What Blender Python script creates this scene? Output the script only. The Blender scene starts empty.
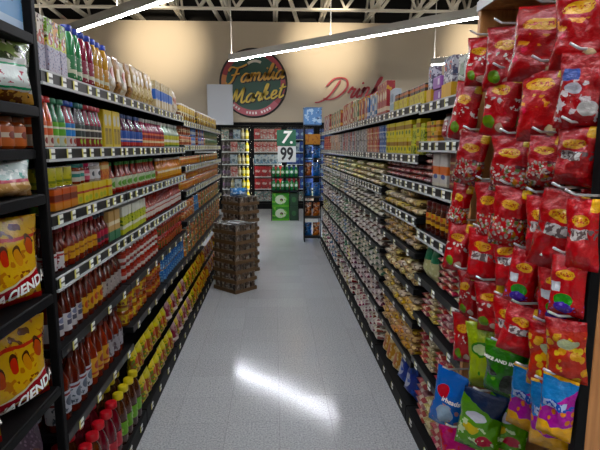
import bpy, bmesh, math, random
from mathutils import Vector, Matrix, noise
random.seed(7)
sc = bpy.context.scene
C = sc.collection
# ---------------------------------------------------------------- camera, world, exposure
cam = bpy.data.cameras.new('camera'); camo = bpy.data.objects.new('camera', cam); C.objects.link(camo)
cam.sensor_width = 36.0; cam.lens = 30.0; cam.clip_start = 0.02
camo.location = (0, 0, 1.6)
camo.rotation_euler = (math.radians(90 - 8.867), 0, math.radians(-2.94))
sc.camera = camo
sc.view_settings.view_transform = 'Standard'; sc.view_settings.look = 'None'
sc.view_settings.gamma = 1.0; sc.view_settings.use_curve_mapping = False
sc.view_settings.exposure = 0.78
w = bpy.data.worlds.new('world'); sc.world = w; w.use_nodes = True
w.node_tree.nodes['Background'].inputs[0].default_value = (1.0, 0.95, 0.88, 1)
w.node_tree.nodes['Background'].inputs[1].default_value = 0.035
LED = 62.0          # emission of the linear ceiling lamps
WASH = 380.0         # watts of each wall washer
INK = 0.72         # printed inks and films are darker than they look under the lamps
COOL = 9.0          # cooler interior tubes

# ---------------------------------------------------------------- helpers
def lin(h):
    if isinstance(h, (tuple, list)): return tuple(h) + ((1,) if len(h) == 3 else ())
    h = h.lstrip('#'); o = []
    for i in (0, 2, 4):
        c = int(h[i:i+2], 16) / 255
        o.append(c / 12.92 if c <= .04045 else ((c + .055) / 1.055) ** 2.4)
    return tuple(o) + (1,)

MATS = {}
def mat(key, base, layers=(), rough=.45, metal=0.0, bump=0.0, bscale=40., emit=None, coat=0.0, vary=.06, spec=.5, warp=0.0, wscale=18., hv=0.0):
    """base colour, then flat print layers in the object's own coordinates (metres)"""
    if key in MATS: return MATS[key]
    m = bpy.data.materials.new(key); m.use_nodes = True; MATS[key] = m
    nt = m.node_tree; N = nt.nodes; L = nt.links; b = N['Principled BSDF']
    b.inputs['Roughness'].default_value = rough; b.inputs['Metallic'].default_value = metal
    b.inputs['Coat Weight'].default_value = coat; b.inputs['Coat Roughness'].default_value = .12
    b.inputs['Specular IOR Level'].default_value = spec
    if emit:
        b.inputs['Base Color'].default_value = lin(base)
        b.inputs['Emission Color'].default_value = lin(base); b.inputs['Emission Strength'].default_value = emit
        return m
    tc = N.new('ShaderNodeTexCoord')
    sep = N.new('ShaderNodeSeparateXYZ'); L.new(tc.outputs['Object'], sep.inputs[0])
    def M(op, a, bb=None, c=None):
        n = N.new('ShaderNodeMath'); n.operation = op
        for i, v in enumerate((a, bb, c)):
            if v is None: continue
            if isinstance(v, (int, float)): n.inputs[i].default_value = v
            else: L.new(v, n.inputs[i])
        return n.outputs[0]
    X, Z = sep.outputs[0], sep.outputs[2]
    if warp:
        wn = N.new('ShaderNodeTexNoise'); wn.inputs['Scale'].default_value = wscale; wn.inputs['Detail'].default_value = 2
        L.new(tc.outputs['Object'], wn.inputs['Vector']); ws = N.new('ShaderNodeSeparateColor'); L.new(wn.outputs['Color'], ws.inputs[0])
        X = M('ADD', X, M('MULTIPLY', M('SUBTRACT', ws.outputs[0], .5), warp)); Z = M('ADD', Z, M('MULTIPLY', M('SUBTRACT', ws.outputs[1], .5), warp))
    def win(v, a, bb): return M('MULTIPLY', M('GREATER_THAN', v, a), M('LESS_THAN', v, bb))
    cur = N.new('ShaderNodeRGB').outputs[0]; cur.default_value = lin(base)
    for ly in layers:
        k = ly[0]; col = ly[-1]
        if k == 'ell':
            dx = M('DIVIDE', M('SUBTRACT', X, ly[1]), ly[3]); dz = M('DIVIDE', M('SUBTRACT', Z, ly[2]), ly[4])
            f = M('LESS_THAN', M('ADD', M('MULTIPLY', dx, dx), M('MULTIPLY', dz, dz)), 1.0)
        elif k == 'rect': f = M('MULTIPLY', win(X, ly[1], ly[2]), win(Z, ly[3], ly[4]))
        elif k == 'srect':         # slanted banner: x0, x1, z0, z1, slope
            f = M('MULTIPLY', win(X, ly[1], ly[2]), win(M('SUBTRACT', Z, M('MULTIPLY', X, ly[5])), ly[3], ly[4]))
        elif k == 'band': f = win(Z, ly[1], ly[2])
        elif k == 'diag':          # period, share, slope, z0, z1
            f = M('LESS_THAN', M('FRACT', M('DIVIDE', M('ADD', M('MULTIPLY', X, ly[3]), Z), ly[1])), ly[2])
            f = M('MULTIPLY', f, win(Z, ly[4], ly[5]))
        elif k == 'stripe':        # vertical stripes: period, share, z0, z1
            f = M('MULTIPLY', M('LESS_THAN', M('FRACT', M('DIVIDE', M('ADD', X, 5.0), ly[1])), ly[2]), win(Z, ly[3], ly[4]))
        elif k == 'slant':         # everything above the slanted line z > z0 + s*x
            f = M('GREATER_THAN', M('SUBTRACT', Z, M('MULTIPLY', X, ly[2])), ly[1])
        elif k == 'blob':          # voronoi sweets: scale, radius, z0, z1
            v = N.new('ShaderNodeTexVoronoi'); v.inputs['Scale'].default_value = ly[1]
            L.new(tc.outputs['Object'], v.inputs['Vector'])
            f = M('MULTIPLY', M('LESS_THAN', v.outputs['Distance'], ly[2]), win(Z, ly[3], ly[4]))
        elif k == 'patch':         # noise patches: scale, threshold, z0, z1
            v = N.new('ShaderNodeTexNoise'); v.inputs['Scale'].default_value = ly[1]; v.inputs['Detail'].default_value = 2
            L.new(tc.outputs['Object'], v.inputs['Vector'])
            f = M('MULTIPLY', M('GREATER_THAN', v.outputs['Fac'], ly[2]), win(Z, ly[3], ly[4]))
        mx = N.new('ShaderNodeMix'); mx.data_type = 'RGBA'
        L.new(f, mx.inputs[0]); L.new(cur, mx.inputs[6]); mx.inputs[7].default_value = lin(col); cur = mx.outputs[2]
    if vary:
        oi = N.new('ShaderNodeObjectInfo'); hs = N.new('ShaderNodeHueSaturation')
        ink = INK if key not in ('price_tag', 'rail_plastic', 'joist_steel') else 1.0
        if ink < 1: hs.inputs['Saturation'].default_value = 1.22
        L.new(M('MULTIPLY_ADD', oi.outputs['Random'], 2 * vary * ink, (1 - vary) * ink), hs.inputs['Value'])
        if hv:
            L.new(M('MULTIPLY_ADD', M('FRACT', M('MULTIPLY', oi.outputs['Random'], 7.3)), 2 * hv, .5 - hv), hs.inputs['Hue'])
            L.new(M('MULTIPLY_ADD', M('FRACT', M('MULTIPLY', oi.outputs['Random'], 3.7)), 1.1, .7), hs.inputs['Saturation'])
        L.new(cur, hs.inputs['Color']); cur = hs.outputs[0]
    L.new(cur, b.inputs['Base Color'])
    if bump:
        v = N.new('ShaderNodeTexNoise'); v.inputs['Scale'].default_value = bscale; v.inputs['Detail'].default_value = 3
        L.new(tc.outputs['Object'], v.inputs['Vector'])
        bp = N.new('ShaderNodeBump'); bp.inputs['Strength'].default_value = bump; bp.inputs['Distance'].default_value = .01
        L.new(v.outputs['Fac'], bp.inputs['Height']); L.new(bp.outputs[0], b.inputs['Normal'])
    return m

class MB:
    def __init__(s): s.v = []; s.f = []; s.m = []; s.s = []
    def add(s, vs, fs, mi=0, smooth=False, M=None):
        o = len(s.v)
        for v in vs: s.v.append(tuple(M @ Vector(v)) if M else tuple(v))
        for f in fs: s.f.append(tuple(i + o for i in f)); s.m.append(mi); s.s.append(smooth)
        return s
    def box(s, x0, x1, y0, y1, z0, z1, mi=0, bev=0.0, M=None):
        if bev <= 0:
            vs = [(x, y, z) for x in (x0, x1) for y in (y0, y1) for z in (z0, z1)]
            fs = [(0, 1, 3, 2), (4, 6, 7, 5), (0, 4, 5, 1), (2, 3, 7, 6), (0, 2, 6, 4), (1, 5, 7, 3)]
            return s.add(vs, fs, mi, False, M)
        bm = bmesh.new(); bmesh.ops.create_cube(bm, size=1.0)
        for v in bm.verts:
            v.co.x = (x0 + x1) / 2 + v.co.x * (x1 - x0); v.co.y = (y0 + y1) / 2 + v.co.y * (y1 - y0); v.co.z = (z0 + z1) / 2 + v.co.z * (z1 - z0)
        bmesh.ops.bevel(bm, geom=bm.edges[:], offset=bev, segments=1, affect='EDGES')
        bm.verts.index_update()
        s.add([v.co[:] for v in bm.verts], [tuple(v.index for v in f.verts) for f in bm.faces], mi, False, M); bm.free()
        return s
    def lathe(s, prof, n=12, mi=0, cap=True, M=None):
        vs = []; fs = []
        for r, z in prof:
            for i in range(n):
                a = 2 * math.pi * i / n; vs.append((r * math.cos(a), r * math.sin(a), z))
        for k in range(len(prof) - 1):
            for i in range(n):
                j = (i + 1) % n; fs.append((k*n+i, k*n+j, (k+1)*n+j, (k+1)*n+i))
        s.add(vs, fs, mi, True, M)
        if cap:
            s.add(vs[:n], [tuple(range(n - 1, -1, -1))], mi, False, M); s.add(vs[-n:], [tuple(range(n))], mi, False, M)
        return s
    def tube(s, pts, r, n=6, mi=0):
        rings = []
        for k, p in enumerate(pts):
            p = Vector(p); a = Vector(pts[max(0, k-1)]); b = Vector(pts[min(len(pts)-1, k+1)])
            d = (b - a).normalized(); u = d.cross(Vector((0, 0, 1)))
            if u.length < 1e-3: u = d.cross(Vector((1, 0, 0)))
            u.normalize(); w_ = d.cross(u)
            rings.append([tuple(p + r * (math.cos(2*math.pi*i/n) * u + math.sin(2*math.pi*i/n) * w_)) for i in range(n)])
        vs = [v for q in rings for v in q]; fs = []
        for k in range(len(pts) - 1):
            for i in range(n):
                j = (i + 1) % n; fs.append((k*n+i, k*n+j, (k+1)*n+j, (k+1)*n+i))
        fs += [tuple(range(n - 1, -1, -1)), tuple(range((len(pts)-1)*n, len(pts)*n))]
        return s.add(vs, fs, mi, True)
    def beam(s, a, b, w_, h, mi=0):
        a = Vector(a); b = Vector(b); d = (b - a); Lh = d.length; d.normalize()
        up = Vector((0, 0, 1)) if abs(d.z) < .95 else Vector((1, 0, 0))
        x = d.cross(up).normalized(); z = x.cross(d)
        Mx = Matrix((x, d, z)).transposed().to_4x4(); Mx.translation = a
        return s.box(-w_/2, w_/2, 0, Lh, -h/2, h/2, mi, 0, Mx)
    def mesh(s, name, mats):
        me = bpy.data.meshes.new(name); me.from_pydata(s.v, [], s.f); me.update()
        for m in (mats if isinstance(mats, (list, tuple)) else [mats]): me.materials.append(m)
        me.polygons.foreach_set('material_index', s.m); me.polygons.foreach_set('use_smooth', s.s)
        return me

def link(name, data, parent=None, loc=(0, 0, 0), rz=0.0, label=None, cat=None, group=None, kind=None):
    o = bpy.data.objects.new(name, data); C.objects.link(o)
    o.location = loc
    if rz: o.rotation_euler = (0, 0, rz)
    if parent is not None: o.parent = parent
    if label: o['label'] = label
    if cat: o['category'] = cat
    if group: o['group'] = group
    if kind: o['kind'] = kind
    return o
def build(mb, name, mats, parent=None, **k): return link(name, mb.mesh(name, mats), parent, **k)
def dup(o, loc, label=None, group=None, rz=None):
    r = o.copy(); C.objects.link(r); r.location = loc
    if rz is not None: r.rotation_euler = (0, 0, rz)
    if label: r['label'] = label
    if group: r['group'] = group
    for ch in o.children:
        c = ch.copy(); C.objects.link(c); c.parent = r
        for g in ch.children:
            d = g.copy(); C.objects.link(d); d.parent = c
    return r
ORD = ['top', 'second', 'third', 'fourth', 'fifth', 'sixth', 'seventh', 'eighth', 'ninth']
NTH = ['first', 'second', 'third', 'fourth', 'fifth', 'sixth', 'seventh', 'eighth', 'ninth']

# pillow bag: width (x) by height (z), thickness along y; used for every pouch, packet and candy bag
def bag_half(u, v, t, seal, full=2.4):
    """half thickness at u,v in -1..1"""
    e = max(0.0, 1 - abs(u) ** 2.6); vv = 1 - abs(v)
    q = min(1.0, max(0.0, (vv - seal) / (1 - seal)) * full)
    q = math.sin(q * math.pi / 2)
    return t / 2 * (e ** .6) * q + .0008
def bag_mb(w_, h, t, nx=6, nz=8, seal=.1, seed=0, sag=.25, wr=.0, lay=False, pinch=.12, mi=0, mb=None):
    mb = mb or MB(); vs = []; fs = []
    for sgn in (-1, 1):
        for k in range(nz + 1):
            v = -1 + 2 * k / nz
            if k == 1: v = -1 + 2 * seal * .9
            if k == nz - 1: v = 1 - 2 * seal * .9
            for i in range(nx + 1):
                u = -1 + 2 * i / nx
                hh = bag_half(u, v, t, seal * (0 if lay else 1.2), 7.0 if lay else 2.4) * (1 - sag * v)
                px = u * w_ / 2 * (1 - pinch * max(0, 1 - abs(v) * 1.2) * .7)
                if wr: hh += wr * max(0, 1-abs(u)**4) * max(0, 1-abs(v)**4) * noise.noise(Vector((u * 2.3 + seed, v * 2.9, sgn + seed * 1.7)))
                if lay: vs.append((px, v * h / 2, t / 2 + sgn * hh))
                else: vs.append((px, sgn * hh, h / 2 + v * h / 2))
    n = (nx + 1) * (nz + 1)
    for side in (0, 1):
        for k in range(nz):
            for i in range(nx):
                a = side * n + k * (nx + 1) + i; q = (a, a + 1, a + nx + 2, a + nx + 1)
                fs.append(q if (side == 0) != lay else q[::-1])
    # close the rim
    rim = [i for i in range(nx + 1)] + [k * (nx + 1) + nx for k in range(1, nz + 1)] + [nz * (nx + 1) + i for i in range(nx - 1, -1, -1)] + [k * (nx + 1) for k in range(nz - 1, 0, -1)]
    for a, b in zip(rim, rim[1:] + rim[:1]):
        q = (b, a, a + n, b + n); fs.append(q if not lay else q[::-1])
    return mb.add(vs, fs, mi, True)

def text_mesh(txt, size, m, extrude=.0, shear=0., name='lettering', bold=0.0, wrap=None, spacing=1.0):
    """text in the x/z plane facing -y, centred; wrap(x, z) gives the y it lies on"""
    cu = bpy.data.curves.new('t', 'FONT'); cu.body = txt; cu.size = size; cu.shear = shear; cu.offset = bold
    cu.align_x = 'CENTER'; cu.align_y = 'CENTER'; cu.extrude = extrude; cu.resolution_u = 3; cu.space_character = spacing
    to = bpy.data.objects.new('t', cu); C.objects.link(to)
    dg = bpy.context.evaluated_depsgraph_get()
    me = bpy.data.meshes.new_from_object(to.evaluated_get(dg)); bpy.data.objects.remove(to); bpy.data.curves.remove(cu)
    if wrap:
        bm = bmesh.new(); bm.from_mesh(me); bmesh.ops.triangulate(bm, faces=bm.faces[:])
        bmesh.ops.subdivide_edges(bm, edges=[e for e in bm.edges if e.calc_length() > .02], cuts=1)
        bm.to_mesh(me); bm.free()
    for v in me.vertices:
        x, y, z = v.co; v.co = (x, (wrap(x, y) if wrap else 0) - z, y)
    me.name = name; me.materials.clear(); me.materials.append(m); me.update()
    return me

# hand-lettered script drawn as pen strokes (x-height 1, ascender 2)
def cat_rom(p, n=6):
    out = []
    for i in range(len(p) - 1):
        a = p[max(0, i-1)]; b = p[i]; c = p[i+1]; d = p[min(len(p)-1, i+2)]
        for k in range(n):
            t = k / n
            out.append(tuple(.5 * (2*b[j] + (c[j]-a[j])*t + (2*a[j]-5*b[j]+4*c[j]-d[j])*t*t + (3*b[j]-a[j]-3*c[j]+d[j])*t**3) for j in (0, 1)))
    return out + [tuple(p[-1])]
A_ = [[(.8, .85), (.45, 1.02), (.1, .6), (.15, .1), (.45, .02), (.75, .5), (.82, .95)], [(.82, 1), (.78, .35), (.9, .02), (1.12, .25)]]
I_ = [[(.0, .25), (.2, .9), (.18, .35), (.32, .0), (.55, .25)], [(.25, 1.35), (.32, 1.5)]]
GLY = {
 'F': (1.5, [[(-.35, 1.5), (-.1, 1.95), (.6, 1.8), (1.2, 1.9), (1.75, 2.15)], [(.75, 1.85), (.6, .9), (.35, .1), (-.1, -.15), (-.3, .15)], [(.15, .95), (.6, 1.0), (1.15, 1.1)]]),
 'a': (1.1, A_), 'i': (.52, I_),
 'm': (1.6, [[(0, .6), (.15, 1), (.15, .0)], [(.15, .5), (.4, .98), (.62, .8), (.62, 0)], [(.62, .5), (.9, .98), (1.12, .8), (1.1, .2), (1.3, 0), (1.6, .3)]]),
 'n': (1.12, [[(0, .6), (.15, 1), (.15, .0)], [(.15, .5), (.4, .98), (.65, .8), (.62, .2), (.8, 0), (1.12, .3)]]),
 'l': (.55, [[(0, .3), (.35, 1.3), (.38, 1.9), (.2, 1.7), (.12, .5), (.25, .0), (.55, .28)]]),
 'M': (1.95, [[(-.3, .2), (-.05, -.1), (.25, .6), (.5, 1.8)], [(.5, 1.8), (.75, .25)], [(.75, .25), (1.35, 1.85)], [(1.35, 1.85), (1.4, .4), (1.6, .0), (1.95, .3)]]),
 'r': (.85, [[(0, .5), (.2, 1.1), (.32, .85), (.6, .9), (.5, .3), (.62, 0), (.88, .28)]]),
 'k': (1.05, [[(0, .3), (.35, 1.4), (.35, 1.9), (.15, 1.6), (.1, 0)], [(.12, .5), (.5, .95), (.55, .7), (.2, .5)], [(.3, .52), (.6, .05), (1.05, .25)]]),
 'e': (.9, [[(.1, .4), (.55, .6), (.55, .95), (.25, .95), (.1, .45), (.35, .0), (.9, .35)]]),
 't': (.75, [[(.3, 1.7), (.2, .5), (.35, 0), (.75, .3)], [(-.05, 1.15), (.75, 1.3)]]),
 's': (.8, [[(0, .25), (.4, 1.05), (.5, .3), (.3, 0), (.0, .12)]]),
 'D': (2.1, [[(-.9, -.25), (-.35, -.2), (.3, .35), (.75, 1.9)], [(-.45, 1.3), (.1, 2.05), (1.2, 1.95), (1.75, 1.15), (1.3, .25), (.5, -.05), (-.2, .1)]]),
}
def script_mb(word, unit, pen, depth, shear=.25, mb=None, mi=0, y0=0.0, dx=0, dz=0, rise=0.):
    mb = mb or MB(); x = 0
    tot = sum(GLY[c][0] for c in word)
    for c in word:
        adv, strokes = GLY[c]
        for st in strokes:
            pts = cat_rom(st, 5)
            P = [((px + x + shear * pz - tot / 2) * unit + dx, pz * unit + dz + rise * (px + x - tot/2) * unit) for px, pz in pts]
            vs = []; fs = []
            n = len(P)
            for k in range(n):
                a = P[max(0, k-1)]; b = P[min(n-1, k+1)]
                tx, tz = b[0]-a[0], b[1]-a[1]; l = math.hypot(tx, tz) or 1
                wv = pen * unit * (.62 + .5 * abs(tz / l)) * (1 if 0 < k < n-1 else .6)
                nx_, nz_ = -tz / l * wv / 2, tx / l * wv / 2
                for yy in (y0 - depth, y0):
                    vs += [(P[k][0] + nx_, yy, P[k][1] + nz_), (P[k][0] - nx_, yy, P[k][1] - nz_)]
            for k in range(n - 1):
                o, q = 4*k, 4*k+4
                fs += [(o, o+1, q+1, q), (o+2, q+2, q+3, o+3), (o, q, q+2, o+2), (o+1, o+3, q+3, q+1)]
            fs += [(0, 2, 3, 1), (4*n-4, 4*n-3, 4*n-1, 4*n-2)]
            mb.add(vs, fs, mi)
        x += adv
    return mb

# ---------------------------------------------------------------- basic materials
black = mat('black_metal', '070708', rough=.6, vary=0, spec=.14)
blackp = mat('black_panel', '0a0a0b', rough=.7, vary=0, spec=.2)
rail_m = mat('rail_plastic', 'b9bcbc', rough=.25, vary=.03)
insert_m = mat('rail_insert', '121214', rough=.4, vary=0, spec=.3)
tag_m = mat('price_tag', 'e6e8e2', [('band', -.004, .004, '55584f'), ('rect', -.03, -.012, -.05, .05, 'd9d06a')], rough=.4)
chrome = mat('chrome', 'd0d2d4', rough=.2, metal=1.0, vary=0)
white_p = mat('white_paint', 'd8d6d0', rough=.5, vary=0)
steel = mat('joist_steel', 'e2dccc', rough=.6, vary=.04)
deckm = mat('roof_deck', '1c1a18', rough=.9, vary=0)

def floor_mat():
    m = bpy.data.materials.new('vinyl_tile'); m.use_nodes = True; nt = m.node_tree; N = nt.nodes; L = nt.links
    b = N['Principled BSDF']; b.inputs['Roughness'].default_value = .125; b.inputs['Specular IOR Level'].default_value = .5
    tc = N.new('ShaderNodeTexCoord'); ge = N.new('ShaderNodeNewGeometry')
    n1 = N.new('ShaderNodeTexNoise'); n1.inputs['Scale'].default_value = 95; n1.inputs['Detail'].default_value = 4; n1.inputs['Roughness'].default_value = .7
    L.new(ge.outputs['Position'], n1.inputs['Vector'])
    r = N.new('ShaderNodeValToRGB'); L.new(n1.outputs['Fac'], r.inputs[0])
    r.color_ramp.elements[0].position = .33; r.color_ramp.elements[0].color = lin('888a8c')
    r.color_ramp.elements[1].position = .62; r.color_ramp.elements[1].color = lin('c0c2c3')
    oi = N.new('ShaderNodeObjectInfo'); ma = N.new('ShaderNodeMath'); ma.operation = 'MULTIPLY_ADD'
    ma.inputs[1].default_value = .08; ma.inputs[2].default_value = .96; L.new(oi.outputs['Random'], ma.inputs[0])
    hs = N.new('ShaderNodeHueSaturation'); L.new(ma.outputs[0], hs.inputs['Value']); L.new(r.outputs[0], hs.inputs['Color'])
    L.new(hs.outputs[0], b.inputs['Base Color'])
    n2 = N.new('ShaderNodeTexNoise'); n2.inputs['Scale'].default_value = 14; n2.inputs['Detail'].default_value = 3
    L.new(ge.outputs['Position'], n2.inputs['Vector'])
    bp = N.new('ShaderNodeBump'); bp.inputs['Strength'].default_value = .03; bp.inputs['Distance'].default_value = .01
    L.new(n2.outputs['Fac'], bp.inputs['Height']); L.new(bp.outputs[0], b.inputs['Normal'])
    return m
tile_m = floor_mat()
def wall_mat():
    m = bpy.data.materials.new('beige_paint'); m.use_nodes = True; nt = m.node_tree; N = nt.nodes; L = nt.links
    b = N['Principled BSDF']; b.inputs['Roughness'].default_value = .7; b.inputs['Base Color'].default_value = lin('bcad95')
    n2 = N.new('ShaderNodeTexNoise'); n2.inputs['Scale'].default_value = 60
    bp = N.new('ShaderNodeBump'); bp.inputs['Strength'].default_value = .08; L.new(n2.outputs['Fac'], bp.inputs['Height']); L.new(bp.outputs[0], b.inputs['Normal'])
    return m
wall_m = wall_mat()

# ---------------------------------------------------------------- room shell
XW, Y0R, YW, ZR = 10.0, -5.0, 13.75, 5.7
floor = build(MB().box(-XW, XW, Y0R, YW, -.1, -.003), 'floor', mat('floor_joint', '6f7072', rough=.5, vary=0), kind='structure', label='grey speckled vinyl tile floor of the aisle')
tile_me = MB().box(-.1515, .1515, -.1515, .1515, -.003, 0).mesh('floor_tile', tile_m)
T0 = .3048
for iy in range(3, 44):                       # the aisle and the cross aisle in front of the coolers
    y = .15 + iy * T0
    if y > 13.0: break
    xs = range(-3, 3) if y < 8.0 else range(-5, 3)
    for ix in xs:
        link('floor_tile', tile_me, floor, (T0 * (ix + .5) + .02, y, 0))
# the rest of the floor beyond the tiles one can pick apart
rest = MB()
ymax = .15 + 42.5 * T0
rest.box(-XW, -3 * T0 + .02, Y0R, 8.0, -.003, 0); rest.box(3 * T0 + .02, XW, Y0R, 8.0, -.003, 0)
rest.box(-3*T0+.02, 3*T0+.02, Y0R, .15 + 2.5 * T0, -.003, 0)
rest.box(-XW, -5*T0+.02, 8.0, YW, -.003, 0); rest.box(3*T0+.02, XW, 8.0, YW, -.003, 0)
build(rest, 'floor_covering', tile_m, floor, kind='stuff')
build(MB().box(-XW, XW, YW, YW + .15, 0, ZR).box(-XW, XW, 13.02, YW, 2.225, 4.66), 'wall_back', wall_m, kind='structure', label='beige painted back wall above the drink coolers')
build(MB().box(-XW, XW, YW - .1, YW - .001, 4.661, ZR - .001), 'recess_dark_1', deckm, kind='structure', label='dark sheet standing in for the dark recess between back wall and roof deck')  # darkness of the recess above the wall, put in as a dark sheet
build(MB().box(-XW - .15, -XW, Y0R, YW, 0, ZR), 'wall_left', wall_m, kind='structure', label='beige side wall beyond the sauce shelving')
build(MB().box(XW, XW + .15, Y0R, YW, 0, ZR), 'wall_right', wall_m, kind='structure', label='beige side wall beyond the dry goods shelving')
build(MB().box(-XW, XW, Y0R - .15, Y0R, 0, ZR), 'wall_front', wall_m, kind='structure', label='beige front wall of the shop behind the viewer')
ceil = build(MB().box(-XW, XW, Y0R, YW, ZR, ZR + .1), 'ceiling', deckm, kind='structure', label='dark metal roof deck above pale open joists')

# open web joists under the deck: each joist a part of the ceiling
def joist_mb():                                # runs along the shop, towards the back wall
    mb = MB(); zb, zt = 4.78, 5.5; y0, y1 = Y0R, 13.6
    mb.box(-.06, -.012, y0, y1, zb, zb + .05); mb.box(.012, .06, y0, y1, zb, zb + .05); mb.box(-.06, .06, y0, y1, zt, zt + .06)
    n = 20; p = (y1 - y0) / n
    for i in range(n):
        y = y0 + i * p
        mb.beam((0, y, zb + .04), (0, y + p / 2, zt), .05, .05); mb.beam((0, y + p / 2, zt), (0, y + p, zb + .04), .05, .05)
    return mb
jm = joist_mb().mesh('roof_joist', steel)
for k in range(17): link('roof_joist', jm, ceil, (-9.3 + 1.17 * k, 0, 0))
gm = MB()                                      # joist girders across the shop
gm.box(-XW, XW, -.07, .07, 4.70, 4.74); gm.box(-XW, XW, -.07, .07, 5.42, 5.46)
n = 24; p = 2 * XW / n
for i in range(n):
    x = -XW + i * p
    gm.beam((x, 0, 4.74), (x + p * .62, 0, 5.42), .07, .07); gm.beam((x + p * .62, 0, 5.42), (x + p, 0, 4.74), .045, .045)
gm = gm.mesh('roof_girder', steel)
for y in (12.1, 9.6, 6.0, 2.0, -2.0): link('roof_girder', gm, ceil, (0, y, 0))
bm_ = MB()
for k in range(10):
    x = -9.6 + 1.95 * k
    bm_.beam((x, 11.2, 5.35), (x + .5, 13.6, 4.74), .09, .05)
build(bm_, 'roof_bracing', steel, ceil, kind='stuff')

# ---------------------------------------------------------------- linear ceiling lamps, hung on the diagonal
led_m = mat('led_diffuser', 'f2f6ff', emit=LED, vary=0)
added_up = mat('added_uplight', 'fff4e4', emit=22.0, vary=0)
house_m = mat('lamp_housing', 'b4b0a6', rough=.5, vary=0)
def linear_lamp(a, b, label, z=3.3):
    a = Vector((*a, z)); b = Vector((*b, z)); d = b - a; Lh = d.length
    e = link('linear_lamp', None, None, a, math.atan2(d.y, d.x), label, 'ceiling lamp', 'linear ceiling lamps')
    mb = MB(); mb.add([(0, -.05, .02), (0, .05, .02), (0, .03, .15), (0, -.03, .15), (Lh, -.05, .02), (Lh, .05, .02), (Lh, .03, .15), (Lh, -.03, .15)],
                      [(0, 1, 2, 3), (4, 7, 6, 5), (0, 4, 5, 1), (1, 5, 6, 2), (2, 6, 7, 3), (3, 7, 4, 0)])
    build(mb, 'lamp_housing', house_m, e)
    build(MB().box(.01, Lh - .01, -.021, .021, .008, .02), 'diffuser', led_m, e)
    build(MB().box(.05, Lh - .05, -.025, .025, .1502, .1512), 'added_uplight_strip', added_up, e)  # glowing strip added on top of the housing to brighten the roof joists
    for s in (.06, Lh / 2, Lh - .06): build(MB().tube([(s, 0, .15), (s, 0, 1.4)], .008, 5), 'suspension_rod', white_p, e)
    return e
def row(c, x0, x1, label): return linear_lamp((x0, c - x0), (x1, c - x1), label)
row(9.68, -.88, 2.80, 'long white linear lamp crossing in front of the round wall sign')
row(5.08, -3.90, -.25, 'linear lamp hanging above the tall cartons of the sauce shelving')
row(14.2, 3.35, 7.0, 'linear lamp showing just above the dry goods shelving')
row(5.08, .05, 3.7, 'linear lamp over the middle of the aisle')
row(.5, -3.0, .6, 'linear lamp over the sauce shelving behind the viewer')
row(.5, .95, 4.6, 'linear lamp over the wooden candy display')
row(-4.0, -3.0, .6, 'linear lamp near the front wall of the shop')
row(5.08, -7.4, -4.2, 'linear lamp over the next aisle beyond the sauce shelving')

# wall washers on the joists by the back wall
for i, x in enumerate((-6.8, -2.75, 1.35, 5.4)):
    e = link('wall_washer', None, None, (x, 10.3, 4.58), 0, 'small spotlight aimed at the back wall, %s of the row' % NTH[i], 'spotlight', 'wall washer spotlights')
    mb = MB().lathe([(.05, -.09), (.065, -.07), (.065, .08), (.03, .12)], 12); mb.tube([(0, 0, .11), (0, 0, .30)], .012, 6)
    build(mb, 'spotlight_can', black, e)
    l = bpy.data.lights.new('washer_beam', 'SPOT'); l.energy = WASH; l.color = (1, .86, .66); l.spot_size = math.radians(54); l.spot_blend = 1.0; l.shadow_soft_size = .06
    lo = link('washer_beam', l, e, (0, .0, -.12)); lo.rotation_euler = (math.radians(82), 0, 0)

# ---------------------------------------------------------------- back: coolers
YC = 13.0
cool = link('drink_cooler', None, None, (0, YC, 0), 0, 'black framed glass door drink cooler across the back wall', 'cooler')
CX0, CX1, DW = -4.62, 4.3, .83
mb = MB(); mb.box(CX0, CX1, .0, .75, 2.14, 2.22, 0, .008); mb.box(CX0, CX1, .0, .75, 0, .14, 0, .008)
mb.box(CX0, CX1, .70, .74, .14, 2.14); mb.box(CX0, CX0 + .04, .05, .70, .14, 2.14); mb.box(CX1 - .04, CX1, .05, .70, .14, 2.14)
build(mb, 'cabinet', black, cool)
glass = bpy.data.materials.new('cooler_glass'); glass.use_nodes = True
N = glass.node_tree.nodes; N.clear(); o_ = N.new('ShaderNodeOutputMaterial'); mx = N.new('ShaderNodeMixShader'); tr = N.new('ShaderNodeBsdfTransparent'); gl = N.new('ShaderNodeBsdfGlossy')
gl.inputs['Roughness'].default_value = .05; mx.inputs[0].default_value = .06; tr.inputs[0].default_value = (.93, .96, .95, 1)
for a, b in ((tr.outputs[0], mx.inputs[1]), (gl.outputs[0], mx.inputs[2]), (mx.outputs[0], o_.inputs[0])): glass.node_tree.links.new(a, b)
tube_m = mat('cooler_tube', 'fff4dc', emit=COOL, vary=0)
wire_m = mat('cooler_shelf', 'c9ccd0', rough=.35, vary=0)
DX = [-1.40 - 3 * DW + k * DW for k in range(8)]          # mullions at DX[k]
SZ = [.20, .52, .84, 1.16, 1.48, 1.80]
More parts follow.
